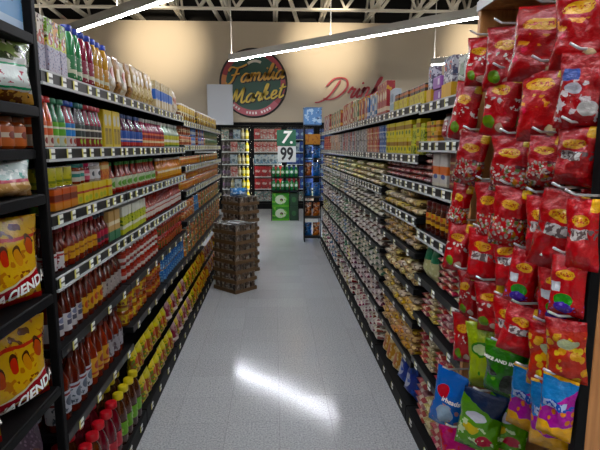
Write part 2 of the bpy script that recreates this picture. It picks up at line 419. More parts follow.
for k in range(7):
    x0, x1 = DX[k] + .02, DX[k + 1] - .02
    if x1 < -2.3 or x0 > 1.9: pass
    d = build(MB().box(x0, x0 + .045, -.03, .0, .15, 2.13).box(x1 - .045, x1, -.03, .0, .15, 2.13).box(x0 + .045, x1 - .045, -.03, 0, 2.09, 2.13).box(x0 + .045, x1 - .045, -.03, 0, .15, .21), 'cooler_door', black, cool)
    build(MB().box(x0 + .045, x1 - .045, -.018, -.012, .21, 2.09), 'pane', glass, d)
    build(MB().tube([(x0 + .02, -.03, .9), (x0 + .02, -.065, .92), (x0 + .02, -.065, 1.3), (x0 + .02, -.03, 1.32)], .009, 6), 'door_handle', chrome, d)
    build(MB().box(x1 - .03, x1 + .0, .04, .07, .2, 2.09), 'cooler_lamp', tube_m, cool)
    for z in SZ: build(MB().box(x0, x1, .1, .66, z - .02, z), 'cooler_shelf', wire_m, cool)
for k in range(8): build(MB().box(DX[k] - .02, DX[k] + .02, .002, .05, .14, 2.14), 'mullion', black, cool)

# ---------------------------------------------------------------- product templates
TP = {}; CW = {}
def T(key, shape, name, cat, w_, h, **k):
    TP[key] = dict(cw=CW.get(key, ''), shape=shape, name=name, cat=cat, w=w_, h=h, cache={}, key=key, **k); return TP[key]
def shape_parts(t):
    """list of (part name, MB, material); the first is the body"""
    s, w_, h, key = t['shape'], t['w'], t['h'], t['key']; r = w_ / 2
    body = t.get('body', 'ffffff'); lay = t.get('lay', ()); out = []
    n = t.get('n', 12)
    if s in ('bottle', 'slim', 'jug', 'soda', 'wide', 'squeeze'):
        P = {'bottle': [(.94, 0), (1, .02), (1, .56), (.9, .64), (.5, .76), (.36, .82), (.34, .90)],
             'slim': [(.94, 0), (1, .02), (1, .50), (.8, .60), (.45, .70), (.36, .80), (.34, .90)],
             'wide': [(.92, 0), (1, .03), (1, .40), (.95, .44), (1, .5), (1, .70), (.86, .80), (.68, .86), (.66, .90)],
             'squeeze': [(.94, 0), (1, .02), (1, .56), (.86, .63), (.62, .76), (.5, .84), (.44, .90)],
             'jug': [(.9, 0), (1, .03), (1, .22), (.93, .30), (.95, .44), (1, .52), (.92, .64), (.62, .80), (.36, .88), (.36, .91)],
             'soda': [(.8, 0), (1, .05), (1, .30), (.94, .36), (1, .46), (.97, .62), (.7, .78), (.35, .88), (.33, .91)]}[s]
        out.append(('bottle_body', MB().lathe([(a * r, b * h) for a, b in P], n), mat(key + '_body', body, rough=.18, coat=.5, vary=.1)))
        cr = t.get('capr', .42)
        out.append(('cap', MB().lathe([(cr*r, .89*h), (cr*r*1.05, .90*h), (cr*r*1.05, .985*h), (cr*r*.9, h)], n), mat(key + '_cap', t.get('cap', 'c02020'), rough=.35)))
        z0, z1 = t.get('lz', (.12, .5))
        out.append(('label', MB().lathe([(1.015*r, z0*h), (1.02*r, z0*h+.001), (1.02*r, z1*h-.001), (1.015*r, z1*h)], n, 0, False), mat(key + '_label', t.get('label', 'eeeeee'), lay, rough=.45)))
    elif s == 'jar':
        P = [(.9, 0), (1, .04), (1, .72), (.9, .8), (.82, .84)]
        out.append(('jar_body', MB().lathe([(a * r, b * h) for a, b in P], n), mat(key + '_body', body, rough=.15, coat=.5, vary=.1)))
        out.append(('lid', MB().lathe([(.88*r, .83*h), (.92*r, .85*h), (.92*r, .97*h), (.86*r, h)], n), mat(key + '_lid', t.get('cap', 'c02020'), rough=.3)))
        z0, z1 = t.get('lz', (.14, .64))
        out.append(('label', MB().lathe([(1.012*r, z0*h), (1.02*r, z0*h+.001), (1.02*r, z1*h-.001), (1.012*r, z1*h)], n, 0, False), mat(key + '_label', t.get('label', 'eeeeee'), lay, rough=.45)))
    elif s == 'can':
        out.append(('can_body', MB().lathe([(.95*r, 0), (1.0*r, .02*h), (1.0*r, .05*h), (.97*r, .06*h), (.97*r, .94*h), (1.0*r, .95*h), (1.0*r, .98*h), (.93*r, h), (.9*r, .975*h)], n), mat('can_tin', 'c4c4c2', rough=.25, metal=1.0, vary=0)))
        out.append(('label', MB().lathe([(.975*r, .065*h), (.985*r, .07*h), (.985*r, .93*h), (.975*r, .935*h)], n, 0, False), mat(key + '_label', t.get('label', 'cc8833'), lay, rough=.4)))
        if t.get('cap'): out.append(('lid', MB().lathe([(1.02*r, .93*h), (1.03*r, .94*h), (1.03*r, 1.01*h), (.96*r, 1.02*h)], n), mat(key + '_lid', t['cap'], rough=.4)))
    elif s in ('box', 'tray'):
        d = t.get('d', w_ * .7); g = MB().box(-r, r, -d/2, d/2, 0, h, 0, min(.004, w_ * .04))
        m = mat(key + '_card', body, lay, rough=t.get('rough', .42), warp=t.get('warp', 0))
        g.box(-r * .96, r * .96, -d * .1, d * .1, h, h + .0012, 0)      # glued closing flap
        out.append(('carton', g, m))
        if s == 'tray':
            th = t.get('th', .35) * h; q = MB()
            q.box(-r-.004, r+.004, -d/2-.006, -d/2-.0015, 0, th); q.box(-r-.004, r+.004, d/2+.0015, d/2+.006, 0, th)
            q.box(-r-.006, -r-.0015, -d/2-.006, d/2+.006, 0, th * 1.0); q.box(r+.0015, r+.006, -d/2-.006, d/2+.006, 0, th)
            out.append(('display_tray', q, mat(key + '_tray', t.get('tray', 'e0c010'), t.get('tlay', ()), rough=.5)))
    elif s == 'pouch':
        g = bag_mb(w_, h, t.get('d', w_ * .45), 6, 8, seal=t.get('seal', .07), seed=hash_(key), sag=.45, wr=.008)
        out.append(('pouch', g, mat(key + '_film', body, lay, rough=t.get('rough', .3), bump=.35, bscale=40, warp=t.get('warp', .012))))
    elif s == 'flat':          # packet lying on a pile, w across, d deep, h thick
        g = bag_mb(w_, t.get('d', .17), h, 6, 8, seal=.035, seed=hash_(key), sag=0, wr=.0015, lay=True, pinch=.05)
        out.append(('packet', g, mat(key + '_film', body, lay, rough=.32, bump=.5, bscale=60, vary=.28, hv=t.get('hv', .015))))
    return out
def hash_(s): return sum(ord(c) * (i + 3) for i, c in enumerate(s)) % 97
def meshes(t, joined):
    c = t['cache']
    if joined not in c:
        ps = shape_parts(t)
        if joined:
            mb = MB()
            for i, (pn, g, m) in enumerate(ps): mb.add(g.v, g.f, i); mb.s[-len(g.f):] = g.s
            c[joined] = [(t['name'], mb.mesh(t['name'], [p[2] for p in ps]))]
        else: c[joined] = [(pn, g.mesh(pn, m)) for pn, g, m in ps]
    return c[joined]
def place(key, loc, rz, label, group, detail=True, tilt=0.0):
    t = TP[key]; ms = meshes(t, not detail)
    r = link(t['name'], ms[0][1], None, loc, rz, label, t['cat'], group)
    if tilt: r.rotation_euler = (tilt, 0, rz)
    for pn, me in ms[1:]: link(pn, me, r)
    return r
USED = {}; ALLLAB = set()
def nth(i):
    if i < 9: return NTH[i]
    t = {9: 'tenth', 10: 'eleventh', 11: 'twelfth', 12: 'thirteenth', 19: 'twentieth'}
    return t.get(i) or ('%dth' % (i + 1) if (i + 1) % 10 not in (1, 2, 3) or 10 < i + 1 < 14 else '%d%s' % (i + 1, {1: 'st', 2: 'nd', 3: 'rd'}[(i + 1) % 10]))
CW = dict(carton_yellow='yellow topped', carton_pink='pink topped', carton_lime='lime topped', cream_pouch='cream', brown_pouch='brown', yellow_tin='yellow', brown_tin='brown',
  can_orange='orange', can_blue='blue', can_rust='rust red', can_green='dark green', pk_gold='gold', pk_brown='brown', pk_yel='yellow', pk_grn='olive green', pk_pink='pink', pk_red='red',
  gold_tea='gold', yellow_tea='yellow', lime_tea2='lime', yellow_tea2='yellow', fx0='red', fx1='pale grey', fx2='green', fx3='brick red', fx4='blue', fx5='grey', gx0='red', gx1='blue', gx2='pale grey', gx3='orange', gx4='dark grey',
  px0='cream', px1='white', px2='pale pink', px3='grey', px4='pinkish', px5='white', pxc0='blue', pxc1='green', tbb='tan')
def fill(side, X, z, y0, y1, keys, core, where, rows=1, stack=1, gap=.004, piles=None, dz=None, jit=.0, setback=.02, rz_extra=0.0):
    """a block of alike products along the shelf edge; side -1 is the sauce shelving, +1 the dry goods shelving"""
    keys = keys if isinstance(keys, (list, tuple)) else [keys]
    group = core.replace('{} ', '') + ' ' + where
    assert group not in USED, group
    USED[group] = 1; place_ = where.replace('on the ', '')
    rz = math.pi / 2 if side < 0 else -math.pi / 2
    y = y0; i = 0
    while True:
        key = keys[i % len(keys)]; t = TP[key]
        if y + t['w'] > y1 + .004: break
        d = t.get('d', t['w'] if t['shape'] in ('bottle', 'slim', 'jug', 'soda', 'jar', 'can', 'wide', 'squeeze') else (t['w'] * .45 if t['shape'] == 'pouch' else (.17 if t['shape'] == 'flat' else t['w'] * .7)))
        for q in range(rows):
            st = stack if piles is None else max(2, stack - random.choice(piles))
            for s in range(st):
                xx = X + side * (setback + d / 2 + .008 + q * (d + .014) + random.uniform(0, .01))
                a = rz + (random.uniform(-jit, jit) if jit else 0) + rz_extra
                bits = [core.format(t.get('cw', '')) + ',']
                if t['shape'] == 'flat': bits.append('%s pile, %s up,' % (nth(i), nth(s)))
                else:
                    bits.append(nth(i) + (' along' if rows == 1 else (' in front row' if q == 0 else ' in back row')) + ',')
                    if stack > 1: bits.append(['lower layer,', 'upper layer,', 'top layer,'][s] if stack < 3 else ['lowest layer,', 'middle layer,', 'top layer,'][s])
                label = ' '.join(bits) + ' ' + place_
                assert len(label.split()) <= 16, label
                assert label not in ALLLAB, label
                ALLLAB.add(label)
                place(key, (xx, y + t['w'] / 2 + random.uniform(-.001, .001) * (4 if t['shape'] == 'flat' else 1), z + (.0012 if t['shape'] == 'flat' else 0) + s * ((dz or t['h']) + (.0028 if t['shape'] == 'flat' else .0016))), a, label, group,
                      detail=(y < 3.15 and t['shape'] not in ('flat',)))
        y += t['w'] + (max(gap, .0145) if t['shape'] == 'tray' else gap); i += 1
    return y

# ---------------------------------------------------------------- shelving
def tag_mesh(): return MB().box(-.022, .022, -.003, 0, -.018, .018, 0, .0015).mesh('price_tag', tag_m)
TAG = tag_mesh()
def gondola(side, y0, y1, X, zs, label, rails, depth=.40, base=.10, tagstep=.19):
    po = .052 if side < 0 else .02
    """one free standing shelving section: base deck, back panel, uprights, shelves with price rails"""
    s = side; e = link('shelving_section', None, None, (X, y0, 0), 0, label, 'shelving', 'sauce shelving sections' if s < 0 else 'dry goods shelving sections')
    L_ = y1 - y0 - .004; bx = lambda a, b: (min(s*a, s*b), max(s*a, s*b))
    build(MB().box(*bx(depth + .02, depth + .05), 0, L_, .02, max(zs) + .12), 'back_panel', blackp, e)
    for yy in (0, L_ - .02): build(MB().box(*bx(depth - .02, depth + .02), yy, yy + .02, 0, max(zs) + .13), 'upright', black, e)
    b = build(MB().box(*bx(-po, depth + .02), 0, L_, .0, base, 0, .004), 'base_deck', black, e)
    rz = math.pi / 2 if s < 0 else -math.pi / 2
    n = max(2, int(L_ / tagstep))
    for i in range(n): link('price_tag', TAG, b, (-s * (po + .002), (i + .5) * L_ / n + random.uniform(-.02, .02), .062), rz)
    for k, z in enumerate(zs):
        sh = build(MB().box(*bx(.004, depth), 0.002, L_ - .002, z - .012, z + .02, 0, .002).box(*bx(.2, depth), .004, .012, z - .022, z - .012).box(*bx(.2, depth), L_ - .012, L_ - .004, z - .022, z - .012), 'shelf', black, e)
        if k in rails:
            # clear price channel: pale lips above and below a dark insert
            g = MB(); g.box(*bx(-.002, .004), .004, L_ - .004, z + .017, z + .024, 0); g.box(*bx(-.006, .004), .004, L_ - .004, z - .030, z - .020, 0)
            g.box(*bx(0, .004), .004, L_ - .004, z - .020, z + .017, 1)
            build(g, 'price_rail', [rail_m, insert_m], sh)
        else:
            build(MB().box(*bx(.0, .0045), .004, L_ - .004, z - .014, z + .0205), 'price_rail', insert_m, sh)
        st = tagstep * (.62 if k in rails else 1.15); n = max(2, int(L_ / st))
        for i in range(n):
            link('price_tag', TAG, sh, (-s * .0015, (i + .5) * L_ / n + random.uniform(-.03, .03), z - .002), rz)
    return e

XL, XR = -.80, .78
ZL1 = [1.845, 1.577, 1.335, 1.10, .826, .483]
ZL2 = [1.845, 1.577, 1.335, 1.10, .826, .575]
ZL3 = [1.815, 1.595, 1.405, 1.18, .90, .56]
LS = [(1.82, 2.74, ZL1), (2.74, 3.66, ZL2), (3.66, 4.58, ZL2), (4.58, 5.59, ZL3), (5.59, 6.60, ZL3), (6.60, 7.61, ZL3)]
for i, (a, b, zs) in enumerate(LS):
    gondola(-1, a, b, XL, zs, 'black sauce shelving section, %s behind the black post of the bag rack' % ['directly', 'second', 'third', 'fourth', 'fifth', 'last'][i], (0, 1, 2, 3))
ZA = [1.80, 1.605, 1.385, 1.135, .885, .664, .40]
ZB = [1.81, 1.537, 1.385, 1.19, .99, .78, .58, .345]
ZC = [1.81, 1.537, 1.285, 1.055, .83, .60, .36]
RS = [(1.95, 2.70, ZA), (2.70, 3.62, ZB), (3.62, 4.86, ZC), (4.86, 6.10, ZC), (6.10, 7.34, ZC), (7.34, 8.30, ZC)]
for i, (a, b, zs) in enumerate(RS):
    gondola(1, a, b, XR, zs, 'black dry goods shelving section, %s beyond the wooden candy display' % ['directly', 'second', 'third', 'fourth', 'fifth', 'last'][i], (0, 1, 2, 3) if i < 2 else (0, 1, 2), tagstep=.2)

# ---------------------------------------------------------------- sauce shelving: products (left run)
def S(i): return 'on the %s sauce shelf' % ORD[i]
SB = 'on the bottom sauce deck'
# top shelf
for nm, c1, c2 in (('yellow', 'd8cf3a', '7fae3c'), ('pink', 'd98a86', 'e9d9c8'), ('lime', 'a9bf45', 'e0a05a')):
    T('carton_' + nm, 'box', 'soup_carton', 'carton', .056, .205, d=.08, body='b9b4c2',
      lay=[('blob', 90, .3, .02, .1, '6a6f8c'), ('blob', 70, .25, .0, .1, '8f6a70'), ('band', .105, .3, c1), ('slant', .155, .9, c2), ('ell', .0, .135, .018, .022, 'c4553a'), ('patch', 50, .58, .1, .3, 'e4e2d2'), ('patch', 60, .6, .1, .3, '5a3a2a')], warp=.02)
fill(-1, XL, 1.866, 1.845, 2.17, ['carton_yellow', 'carton_pink', 'carton_yellow', 'carton_lime'], '{} tall carton with lavender base', S(0))
for nm, c in (('green', '3f7f52'), ('crimson', '8a2a3c'), ('amber', 'c9902c')):
    T('aloe_' + nm, 'wide', 'drink_bottle', 'bottle', .066, .235, body=c, cap='2a3f9c', capr=.7, label=c, n=14,
      lay=[('patch', 45, .55, 0, 1, 'dfe3d0'), ('band', .04, .055, 'd8d8c0')], lz=(.1, .48))
y = fill(-1, XL, 1.866, 2.20, 2.36, 'aloe_green', 'green drink bottle with blue cap', S(0), rows=2)
y = fill(-1, XL, 1.866, y, y + .15, 'aloe_crimson', 'crimson drink bottle with blue cap', S(0), rows=2)
y = fill(-1, XL, 1.866, y, y + .215, 'aloe_amber', 'amber drink bottle with blue cap', S(0), rows=2)
T('cream_pouch', 'pouch', 'cookie_pouch', 'pouch', .10, .20, body='c8b79c', lay=[('patch', 30, .5, 0, .12, 'd9d2c6'), ('ell', 0, .12, .03, .03, 'a8553a'), ('band', .18, .3, 'd8cfbe')])
T('tan_pouch', 'pouch', 'cracker_pouch', 'pouch', .095, .215, body='c0a06a', lay=[('patch', 40, .52, .02, .12, 'ead7a8'), ('ell', 0, .14, .03, .025, 'e6ddc8')])
T('brown_pouch', 'pouch', 'cracker_pouch', 'pouch', .095, .21, body='a98258', lay=[('rect', -.03, .03, .08, .15, 'e0d0b0'), ('patch', 50, .55, .0, .08, '6e4a2c')])
T('blue_carton', 'box', 'wafer_carton', 'carton', .085, .20, d=.06, body='cbb58a', lay=[('band', .07, .14, '3f6fc0'), ('ell', 0, .05, .025, .03, 'e8e0cc'), ('patch', 60, .55, .14, .3, 'e9e2c8')])
T('yellow_tin', 'can', 'coffee_tin', 'tin', .105, .15, label='c9a642', cap='e4e0d6', lay=[('band', .05, .085, 'e8dfc0'), ('patch', 40, .56, 0, .2, '7b4a2a')])
T('brown_tin', 'can', 'coffee_tin', 'tin', .105, .15, label='9a7a48', cap='ddd6c4', lay=[('band', .03, .1, 'd2b45a'), ('patch', 40, .55, 0, .2, '54422e')])
y = fill(-1, XL, 1.866, y + .01, 3.1, ['cream_pouch', 'brown_pouch'], '{} cookie pouch', S(0))
y = fill(-1, XL, 1.866, y, 3.62, 'tan_pouch', 'golden tan cracker pouch', S(0))
y = fill(-1, XL, 1.866, 3.67, 4.3, 'blue_carton', 'tan and blue wafer carton', S(0))
y = fill(-1, XL, 1.866, 4.3, 4.57, 'cream_pouch', 'cream cookie pouch beyond blue cartons', S(0))
y = fill(-1, XL, 1.836, 4.62, 5.55, 'yellow_tin', 'yellow coffee tin with white lid', S(0))
y = fill(-1, XL, 1.836, 5.61, 7.55, ['brown_tin', 'yellow_tin'], '{} coffee tin near shelf end', S(0))
# second shelf
def wave(key, top, mid, low, cap, spots):
    T(key, 'squeeze', 'squeeze_bottle', 'bottle', .050, .188, body=top, cap=cap, capr=.8, label=mid, n=12, lz=(.03, .52),
      lay=[('band', .0, .045, low), ('band', .04, .046, 'e9e2d0'), ('band', .072, .08, 'e9e2d0'), ('ell', 0, .026, .012, .012, spots)])
wave('sq_orange', 'd9622c', 'd9622c', 'e8dccb', 'cf5a5a', '8a2318')
wave('sq_green', '3f7a52', '6fae4a', 'cfd8c8', '4a8a6a', 'd8b030')
wave('sq_blue', '7e3a3e', '5a8fd0', 'd8d2d0', '4a66b8', 'b54a3a')
wave('sq_dark', '3a2a30', '2c3a36', '8a1f22', '2f6a66', '9fc23a')
wave('sq_maroon', '7a2a34', '34302e', '8a2420', 'b0303a', 'a8c83a')
z = 1.598
y = fill(-1, XL, z, 1.835, 2.0, 'sq_orange', 'orange squeeze bottle with cream base', S(1))
y = fill(-1, XL, z, y, y + .11, 'sq_green', 'green squeeze bottle', S(1))
y = fill(-1, XL, z, y, y + .11, 'sq_blue', 'blue labelled squeeze bottle', S(1))
y = fill(-1, XL, z, y, y + .11, 'sq_dark', 'dark squeeze bottle with teal cap', S(1))
y = fill(-1, XL, z, y, y + .23, 'sq_maroon', 'maroon squeeze bottle with green dot label', S(1))
T('yellow_box', 'box', 'noodle_box', 'box', .125, .185, d=.09, body='e0c020', lay=[('ell', -.03, .135, .02, .028, 'cfd0c8'), ('ell', .03, .135, .02, .028, 'cfd0c8'), ('rect', -.048, -.006, .015, .095, '8a6f2c'), ('rect', .006, .048, .015, .095, '8a6f2c'), ('stripe', .012, .3, .015, .08, 'd8c060')])
y = fill(-1, XL, z, y + .01, y + .275, 'yellow_box', 'big yellow box with two windows', S(1))
def syr(key, body, cap, lab, lays): T(key, 'bottle', 'syrup_bottle', 'bottle', .066, .185, body=body, cap=cap, label=lab, lay=lays, lz=(.05, .5))
syr('sy_purple', '5a3048', '5a6a9a', '3f5fa8', [('band', .0, .03, 'b83a34'), ('band', .04, .05, 'd8d0d8')])
syr('sy_rose', '9a4a5a', 'd8d4cc', 'd8622c', [('band', .03, .045, 'e8d8b0'), ('band', .06, .08, '7a2a3a')])
syr('sy_pale', '9fae9a', 'dcd8d0', 'c8c030', [('band', .04, .06, 'e9e6d8'), ('band', .0, .02, '5a7a3a')])
y = fill(-1, XL, z, y + .005, 3.30, 'sy_purple', 'purple syrup bottle with blue label', S(1))
y = fill(-1, XL, z, y, 3.95, 'sy_rose', 'rose syrup bottle with orange label', S(1))
y = fill(-1, XL, z, y, 4.56, 'sy_pale', 'pale syrup bottle with yellow label', S(1))
T('can_orange', 'can', 'fruit_can', 'can', .075, .088, label='c8622c', lay=[('band', .03, .055, 'e0c8a0'), ('patch', 60, .58, 0, .1, '8a3a1c')])
T('can_blue', 'can', 'fruit_can', 'can', .075, .088, label='5a78b8', lay=[('band', .02, .05, 'c8cfd8')])
T('can_rust', 'can', 'bean_can', 'can', .075, .088, label='b0522a', lay=[('patch', 50, .5, 0, .1, 'd89a4a'), ('band', .06, .07, 'e8d8b8')])
T('can_green', 'can', 'bean_can', 'can', .075, .088, label='4a6a44', lay=[('patch', 50, .55, 0, .1, 'c8b07a')])
y = fill(-1, XL, 1.616, 4.62, 5.2, 'can_orange', 'orange fruit can', S(1), stack=2)
y = fill(-1, XL, 1.616, y, 5.55, 'can_blue', 'blue fruit can', S(1), stack=2)
y = fill(-1, XL, 1.616, 5.61, 6.2, ['can_orange', 'can_blue'], '{} fruit can past the blue cans', S(1), stack=2)
y = fill(-1, XL, 1.616, y, 7.56, 'can_green', 'dark green can at the shelf end', S(1), stack=2)
# third shelf: two layers
z = 1.356
T('can_lime', 'can', 'pepper_can', 'can', .070, .084, label='c8c430', lay=[('band', .02, .03, '7a8a2a'), ('patch', 45, .6, 0, .1, '6a7a24')], n=14)
T('box_orange', 'box', 'seasoning_box', 'box', .072, .084, d=.06, body='d0602a', lay=[('band', .035, .06, '7a2a1c'), ('band', .0, .03, 'd88a3a')])
T('can_mix', 'can', 'pepper_can', 'can', .070, .084, label='5f8a3a', lay=[('band', .03, .05, 'b02a24'), ('band', .055, .075, 'd8cf3a')], n=14)
T('box_yellow', 'box', 'seasoning_box', 'box', .060, .084, d=.06, body='e0c428', lay=[('band', .045, .055, 'b02a3a'), ('ell', 0, .02, .02, .012, 'a8b83a')])
T('jar_teal', 'jar', 'mustard_jar', 'jar', .058, .086, body='7a3a2c', cap='2f8a80', label='d8d4c8', lay=[('band', .03, .045, '2f8a80')])
T('jar_pink', 'jar', 'mustard_jar', 'jar', .058, .086, body='8a3038', cap='d05a70', label='d87a88', lay=[('band', .03, .04, 'eedddd')])
T('jar_white', 'jar', 'mustard_jar', 'jar', .058, .086, body='b8b0a8', cap='d8d8dc', label='e4e4e4', lay=[('ell', 0, .035, .015, .012, '30343c')])
T('pack_orange', 'box', 'spice_box', 'box', .060, .084, d=.05, body='d8862c', lay=[('band', .05, .07, 'e6cfa0'), ('patch', 60, .55, 0, .05, 'b83a24')])
fill(-1, XL, z, 1.84, 1.92, 'can_mix', 'green and red pepper can below yellow ones', S(2))
fill(-1, XL, z, 1.93, 2.16, 'box_orange', 'orange seasoning box of the lower layer', S(2))
fill(-1, XL, z + .087, 1.84, 2.14, 'can_lime', 'yellow pepper can on the upper layer', S(2))
fill(-1, XL, z, 2.165, 2.62, 'box_yellow', 'yellow seasoning box of the lower layer', S(2))
y = fill(-1, XL, z + .0865, 2.165, 2.30, 'jar_teal', 'small jar with teal lid', S(2))
y = fill(-1, XL, z + .0865, y, 2.37, 'jar_pink', 'small jar with pink lid', S(2))
y = fill(-1, XL, z + .0865, y, 2.47, 'jar_white', 'small white jar with dark dot', S(2))
y = fill(-1, XL, z + .0865, y, 2.63, 'pack_orange', 'orange spice box on the upper layer', S(2))
T('hs_green', 'slim', 'hot_sauce_bottle', 'bottle', .052, .165, body='8a2418', cap='3f7a3a', label='c8d4b8', lay=[('ell', 0, .05, .02, .016, '5f9a3a'), ('band', .02, .028, 'b02a24')])
T('hs_orange', 'slim', 'hot_sauce_bottle', 'bottle', .052, .16, body='c8782a', cap='d8d0c0', label='d8a02c', lay=[('band', .055, .07, 'e8e0d0'), ('patch', 60, .56, 0, .1, 'c04a24')])
fill(-1, XL, z, 2.645, 2.735, 'hs_green', 'first red hot sauce bottle pair with green cap', S(2))
y = fill(-1, XL, z, 2.75, 3.60, 'hs_green', 'red hot sauce bottle with green cap', S(2))
y = fill(-1, XL, z, 3.67, 4.56, 'hs_orange', 'orange hot sauce bottle with white cap', S(2))
fill(-1, XL, 1.427, 4.62, 5.56, 'can_rust', 'rust red bean can', S(2), stack=1)
fill(-1, XL, 1.427, 5.61, 7.57, ['can_rust', 'can_rust', 'can_green'], '{} bean can past the first rust cans', S(2))
# fourth shelf
z = 1.121
T('hs_white', 'slim', 'salsa_bottle', 'bottle', .050, .165, body='5e1c14', cap='7a2a2a', label='d4d2d0', lay=[('band', .06, .068, 'b03030'), ('patch', 70, .58, .01, .07, '8a2a2c')], lz=(.06, .46), n=14)
T('hs_yellow', 'slim', 'salsa_bottle', 'bottle', .050, .162, body='7a2416', cap='c02838', label='d8a028', lay=[('band', .05, .058, '8a4a1c'), ('patch', 70, .56, .02, .06, 'b0601c')], lz=(.16, .48), n=14)
T('hs_pink', 'slim', 'salsa_bottle', 'bottle', .052, .16, body='6e2a24', cap='3a4a5a', label='b04a58', lay=[('band', .03, .05, '2c2c30')])
T('gr_box', 'box', 'mole_box', 'box', .085, .155, d=.06, body='c8a878', lay=[('band', .0, .05, '4a7a5a'), ('band', .08, .1, 'e8dcc0')])
T('lime_box', 'box', 'mole_box', 'box', .062, .155, d=.06, body='c2c84a', lay=[('band', .10, .16, 'dcdccc'), ('patch', 50, .55, .05, .1, '4a6a2c'), ('band', .03, .05, 'e4e4d0')])
T('hs_wr', 'slim', 'salsa_bottle', 'bottle', .056, .16, body='96281e', cap='a8302a', label='d8cfc4', lay=[('band', .05, .06, 'a83a2c')])
y = fill(-1, XL, z, 1.835, 2.02, 'hs_white', 'dark red salsa bottle with white label', S(3), rows=2)
y = fill(-1, XL, z, y, 2.40, 'hs_yellow', 'dark red salsa bottle with yellow label', S(3), rows=2)
y = fill(-1, XL, z, y, 2.56, 'hs_pink', 'brown salsa bottle with pink label', S(3), rows=2)
y = fill(-1, XL, z, y, 2.735, 'gr_box', 'tan and green mole box', S(3))
y = fill(-1, XL, z, 2.75, 3.28, 'lime_box', 'lime and white mole box', S(3))
y = fill(-1, XL, z, y, 4.56, 'hs_wr', 'bright red salsa bottle with pale label', S(3))
fill(-1, XL, 1.202, 4.62, 5.56, 'can_rust', 'rust red bean can', S(3), stack=2)
fill(-1, XL, 1.202, 5.61, 7.57, ['can_orange', 'can_rust'], '{} can past the rust cans', S(3), stack=2)
# fifth shelf
z = .847
T('bb_white', 'bottle', 'barbecue_sauce_bottle', 'bottle', .060, .205, body='5a1e14', cap='6a2018', label='d2d0d0', lay=[('rect', -.02, .02, .045, .065, '4a4a5a'), ('ell', .0, .08, .02, .012, '7a7f96')], lz=(.10, .46), n=14)
T('bb_yellow', 'bottle', 'barbecue_sauce_bottle', 'bottle', .060, .2, body='6a2216', cap='b8402a', label='d8a428', lay=[('ell', 0, .065, .018, .018, 'b03a24'), ('patch', 60, .58, 0, .1, '8a5a1c')], lz=(.14, .5), n=14)
T('bb_grey', 'bottle', 'barbecue_sauce_bottle', 'bottle', .060, .2, body='5e241c', cap='7a2a24', label='a8a09c', lay=[('patch', 55, .52, 0, .2, '4a3a38')], lz=(.12, .5))
T('jar_red', 'jar', 'salsa_jar', 'jar', .072, .098, body='9a2a1e', cap='c8c4bc', label='a83a2c', lay=[('band', .02, .04, 'd8d0c8')])
T('jar_brick', 'jar', 'salsa_jar', 'jar', .072, .098, body='8a2a18', cap='b02a24', label='c04a2c', lay=[('patch', 60, .56, 0, .1, '3f5a2c')])
y = fill(-1, XL, z, 1.835, 2.17, 'bb_white', 'brown sauce bottle with white label', S(4), rows=2)
y = fill(-1, XL, z, y, 2.42, 'bb_yellow', 'brown sauce bottle with yellow label', S(4), rows=2)
y = fill(-1, XL, z, y, 2.735, 'bb_grey', 'brown sauce bottle with grey label', S(4), rows=2)
y = fill(-1, XL, z, 2.75, 3.65, 'jar_red', 'red salsa jar with silver lid', S(4), stack=2)
y = fill(-1, XL, z, 3.67, 4.56, 'jar_brick', 'brick red salsa jar', S(4), stack=2)
fill(-1, XL, .922, 4.62, 5.3, ['can_orange', 'can_rust'], '{} can before the sky blue cans', S(4), stack=2)
T('can_sky', 'can', 'fruit_can', 'can', .075, .088, label='3f78b8', lay=[('patch', 50, .55, 0, .1, 'a8c8dc')])
fill(-1, XL, .922, 5.3, 5.57, 'can_sky', 'sky blue can between orange cans', S(4), stack=2)
fill(-1, XL, .922, 5.61, 7.57, ['can_rust', 'can_orange', 'can_green'], '{} can past the sky blue cans', S(4), stack=2)
# sixth shelf
z = .504
T('ks_white', 'bottle', 'ketchup_bottle', 'bottle', .074, .26, body='6a2214', cap='3a1812', label='c8ccd4', lay=[('ell', 0, .08, .022, .022, '5a6270'), ('band', .105, .115, '8a3030'), ('patch', 55, .6, 0, .1, '44505a')], lz=(.12, .48), n=16)
T('ks_yellow', 'bottle', 'ketchup_bottle', 'bottle', .074, .255, body='8a2a14', cap='5a2014', label='d8a030', lay=[('ell', 0, .09, .02, .02, '9a2a20'), ('band', .05, .06, 'b03a24')], lz=(.14, .5), n=16)
T('ks_grey', 'bottle', 'ketchup_bottle', 'bottle', .074, .25, body='7a2616', cap='4a1c14', label='a8a4a8', lay=[('patch', 50, .52, 0, .2, '5a4a50')], lz=(.14, .5), n=14)
y = fill(-1, XL, z, 1.835, 2.22, 'ks_white', 'tall brown red bottle with large white label', S(5), rows=2)
y = fill(-1, XL, z, y, 2.50, 'ks_yellow', 'tall red bottle with yellow emblem label', S(5), rows=2)
y = fill(-1, XL, z, y, 2.735, 'ks_grey', 'tall red bottle with grey label', S(5), rows=2)
z = .596
T('pk_gold', 'jar', 'pickle_jar', 'jar', .076, .105, body='a0561e', cap='d8b828', label='c8862c', lay=[('band', .02, .035, '7a2a1c'), ('patch', 60, .56, 0, .1, 'e0c848')])
T('pk_brown', 'jar', 'pickle_jar', 'jar', .076, .105, body='8a3a1c', cap='a84a2c', label='b8522c', lay=[('band', .04, .055, 'd8b040')])
T('can_azure', 'can', 'milk_can', 'can', .070, .092, label='2f6ab0', lay=[('patch', 60, .6, 0, .1, '9cc4dc')])
T('pk_gold_s', 'jar', 'pickle_jar', 'jar', .076, .098, body='a0561e', cap='d8b828', label='c8862c', lay=[('band', .02, .035, '7a2a1c'), ('patch', 60, .56, 0, .1, 'e0c848')])
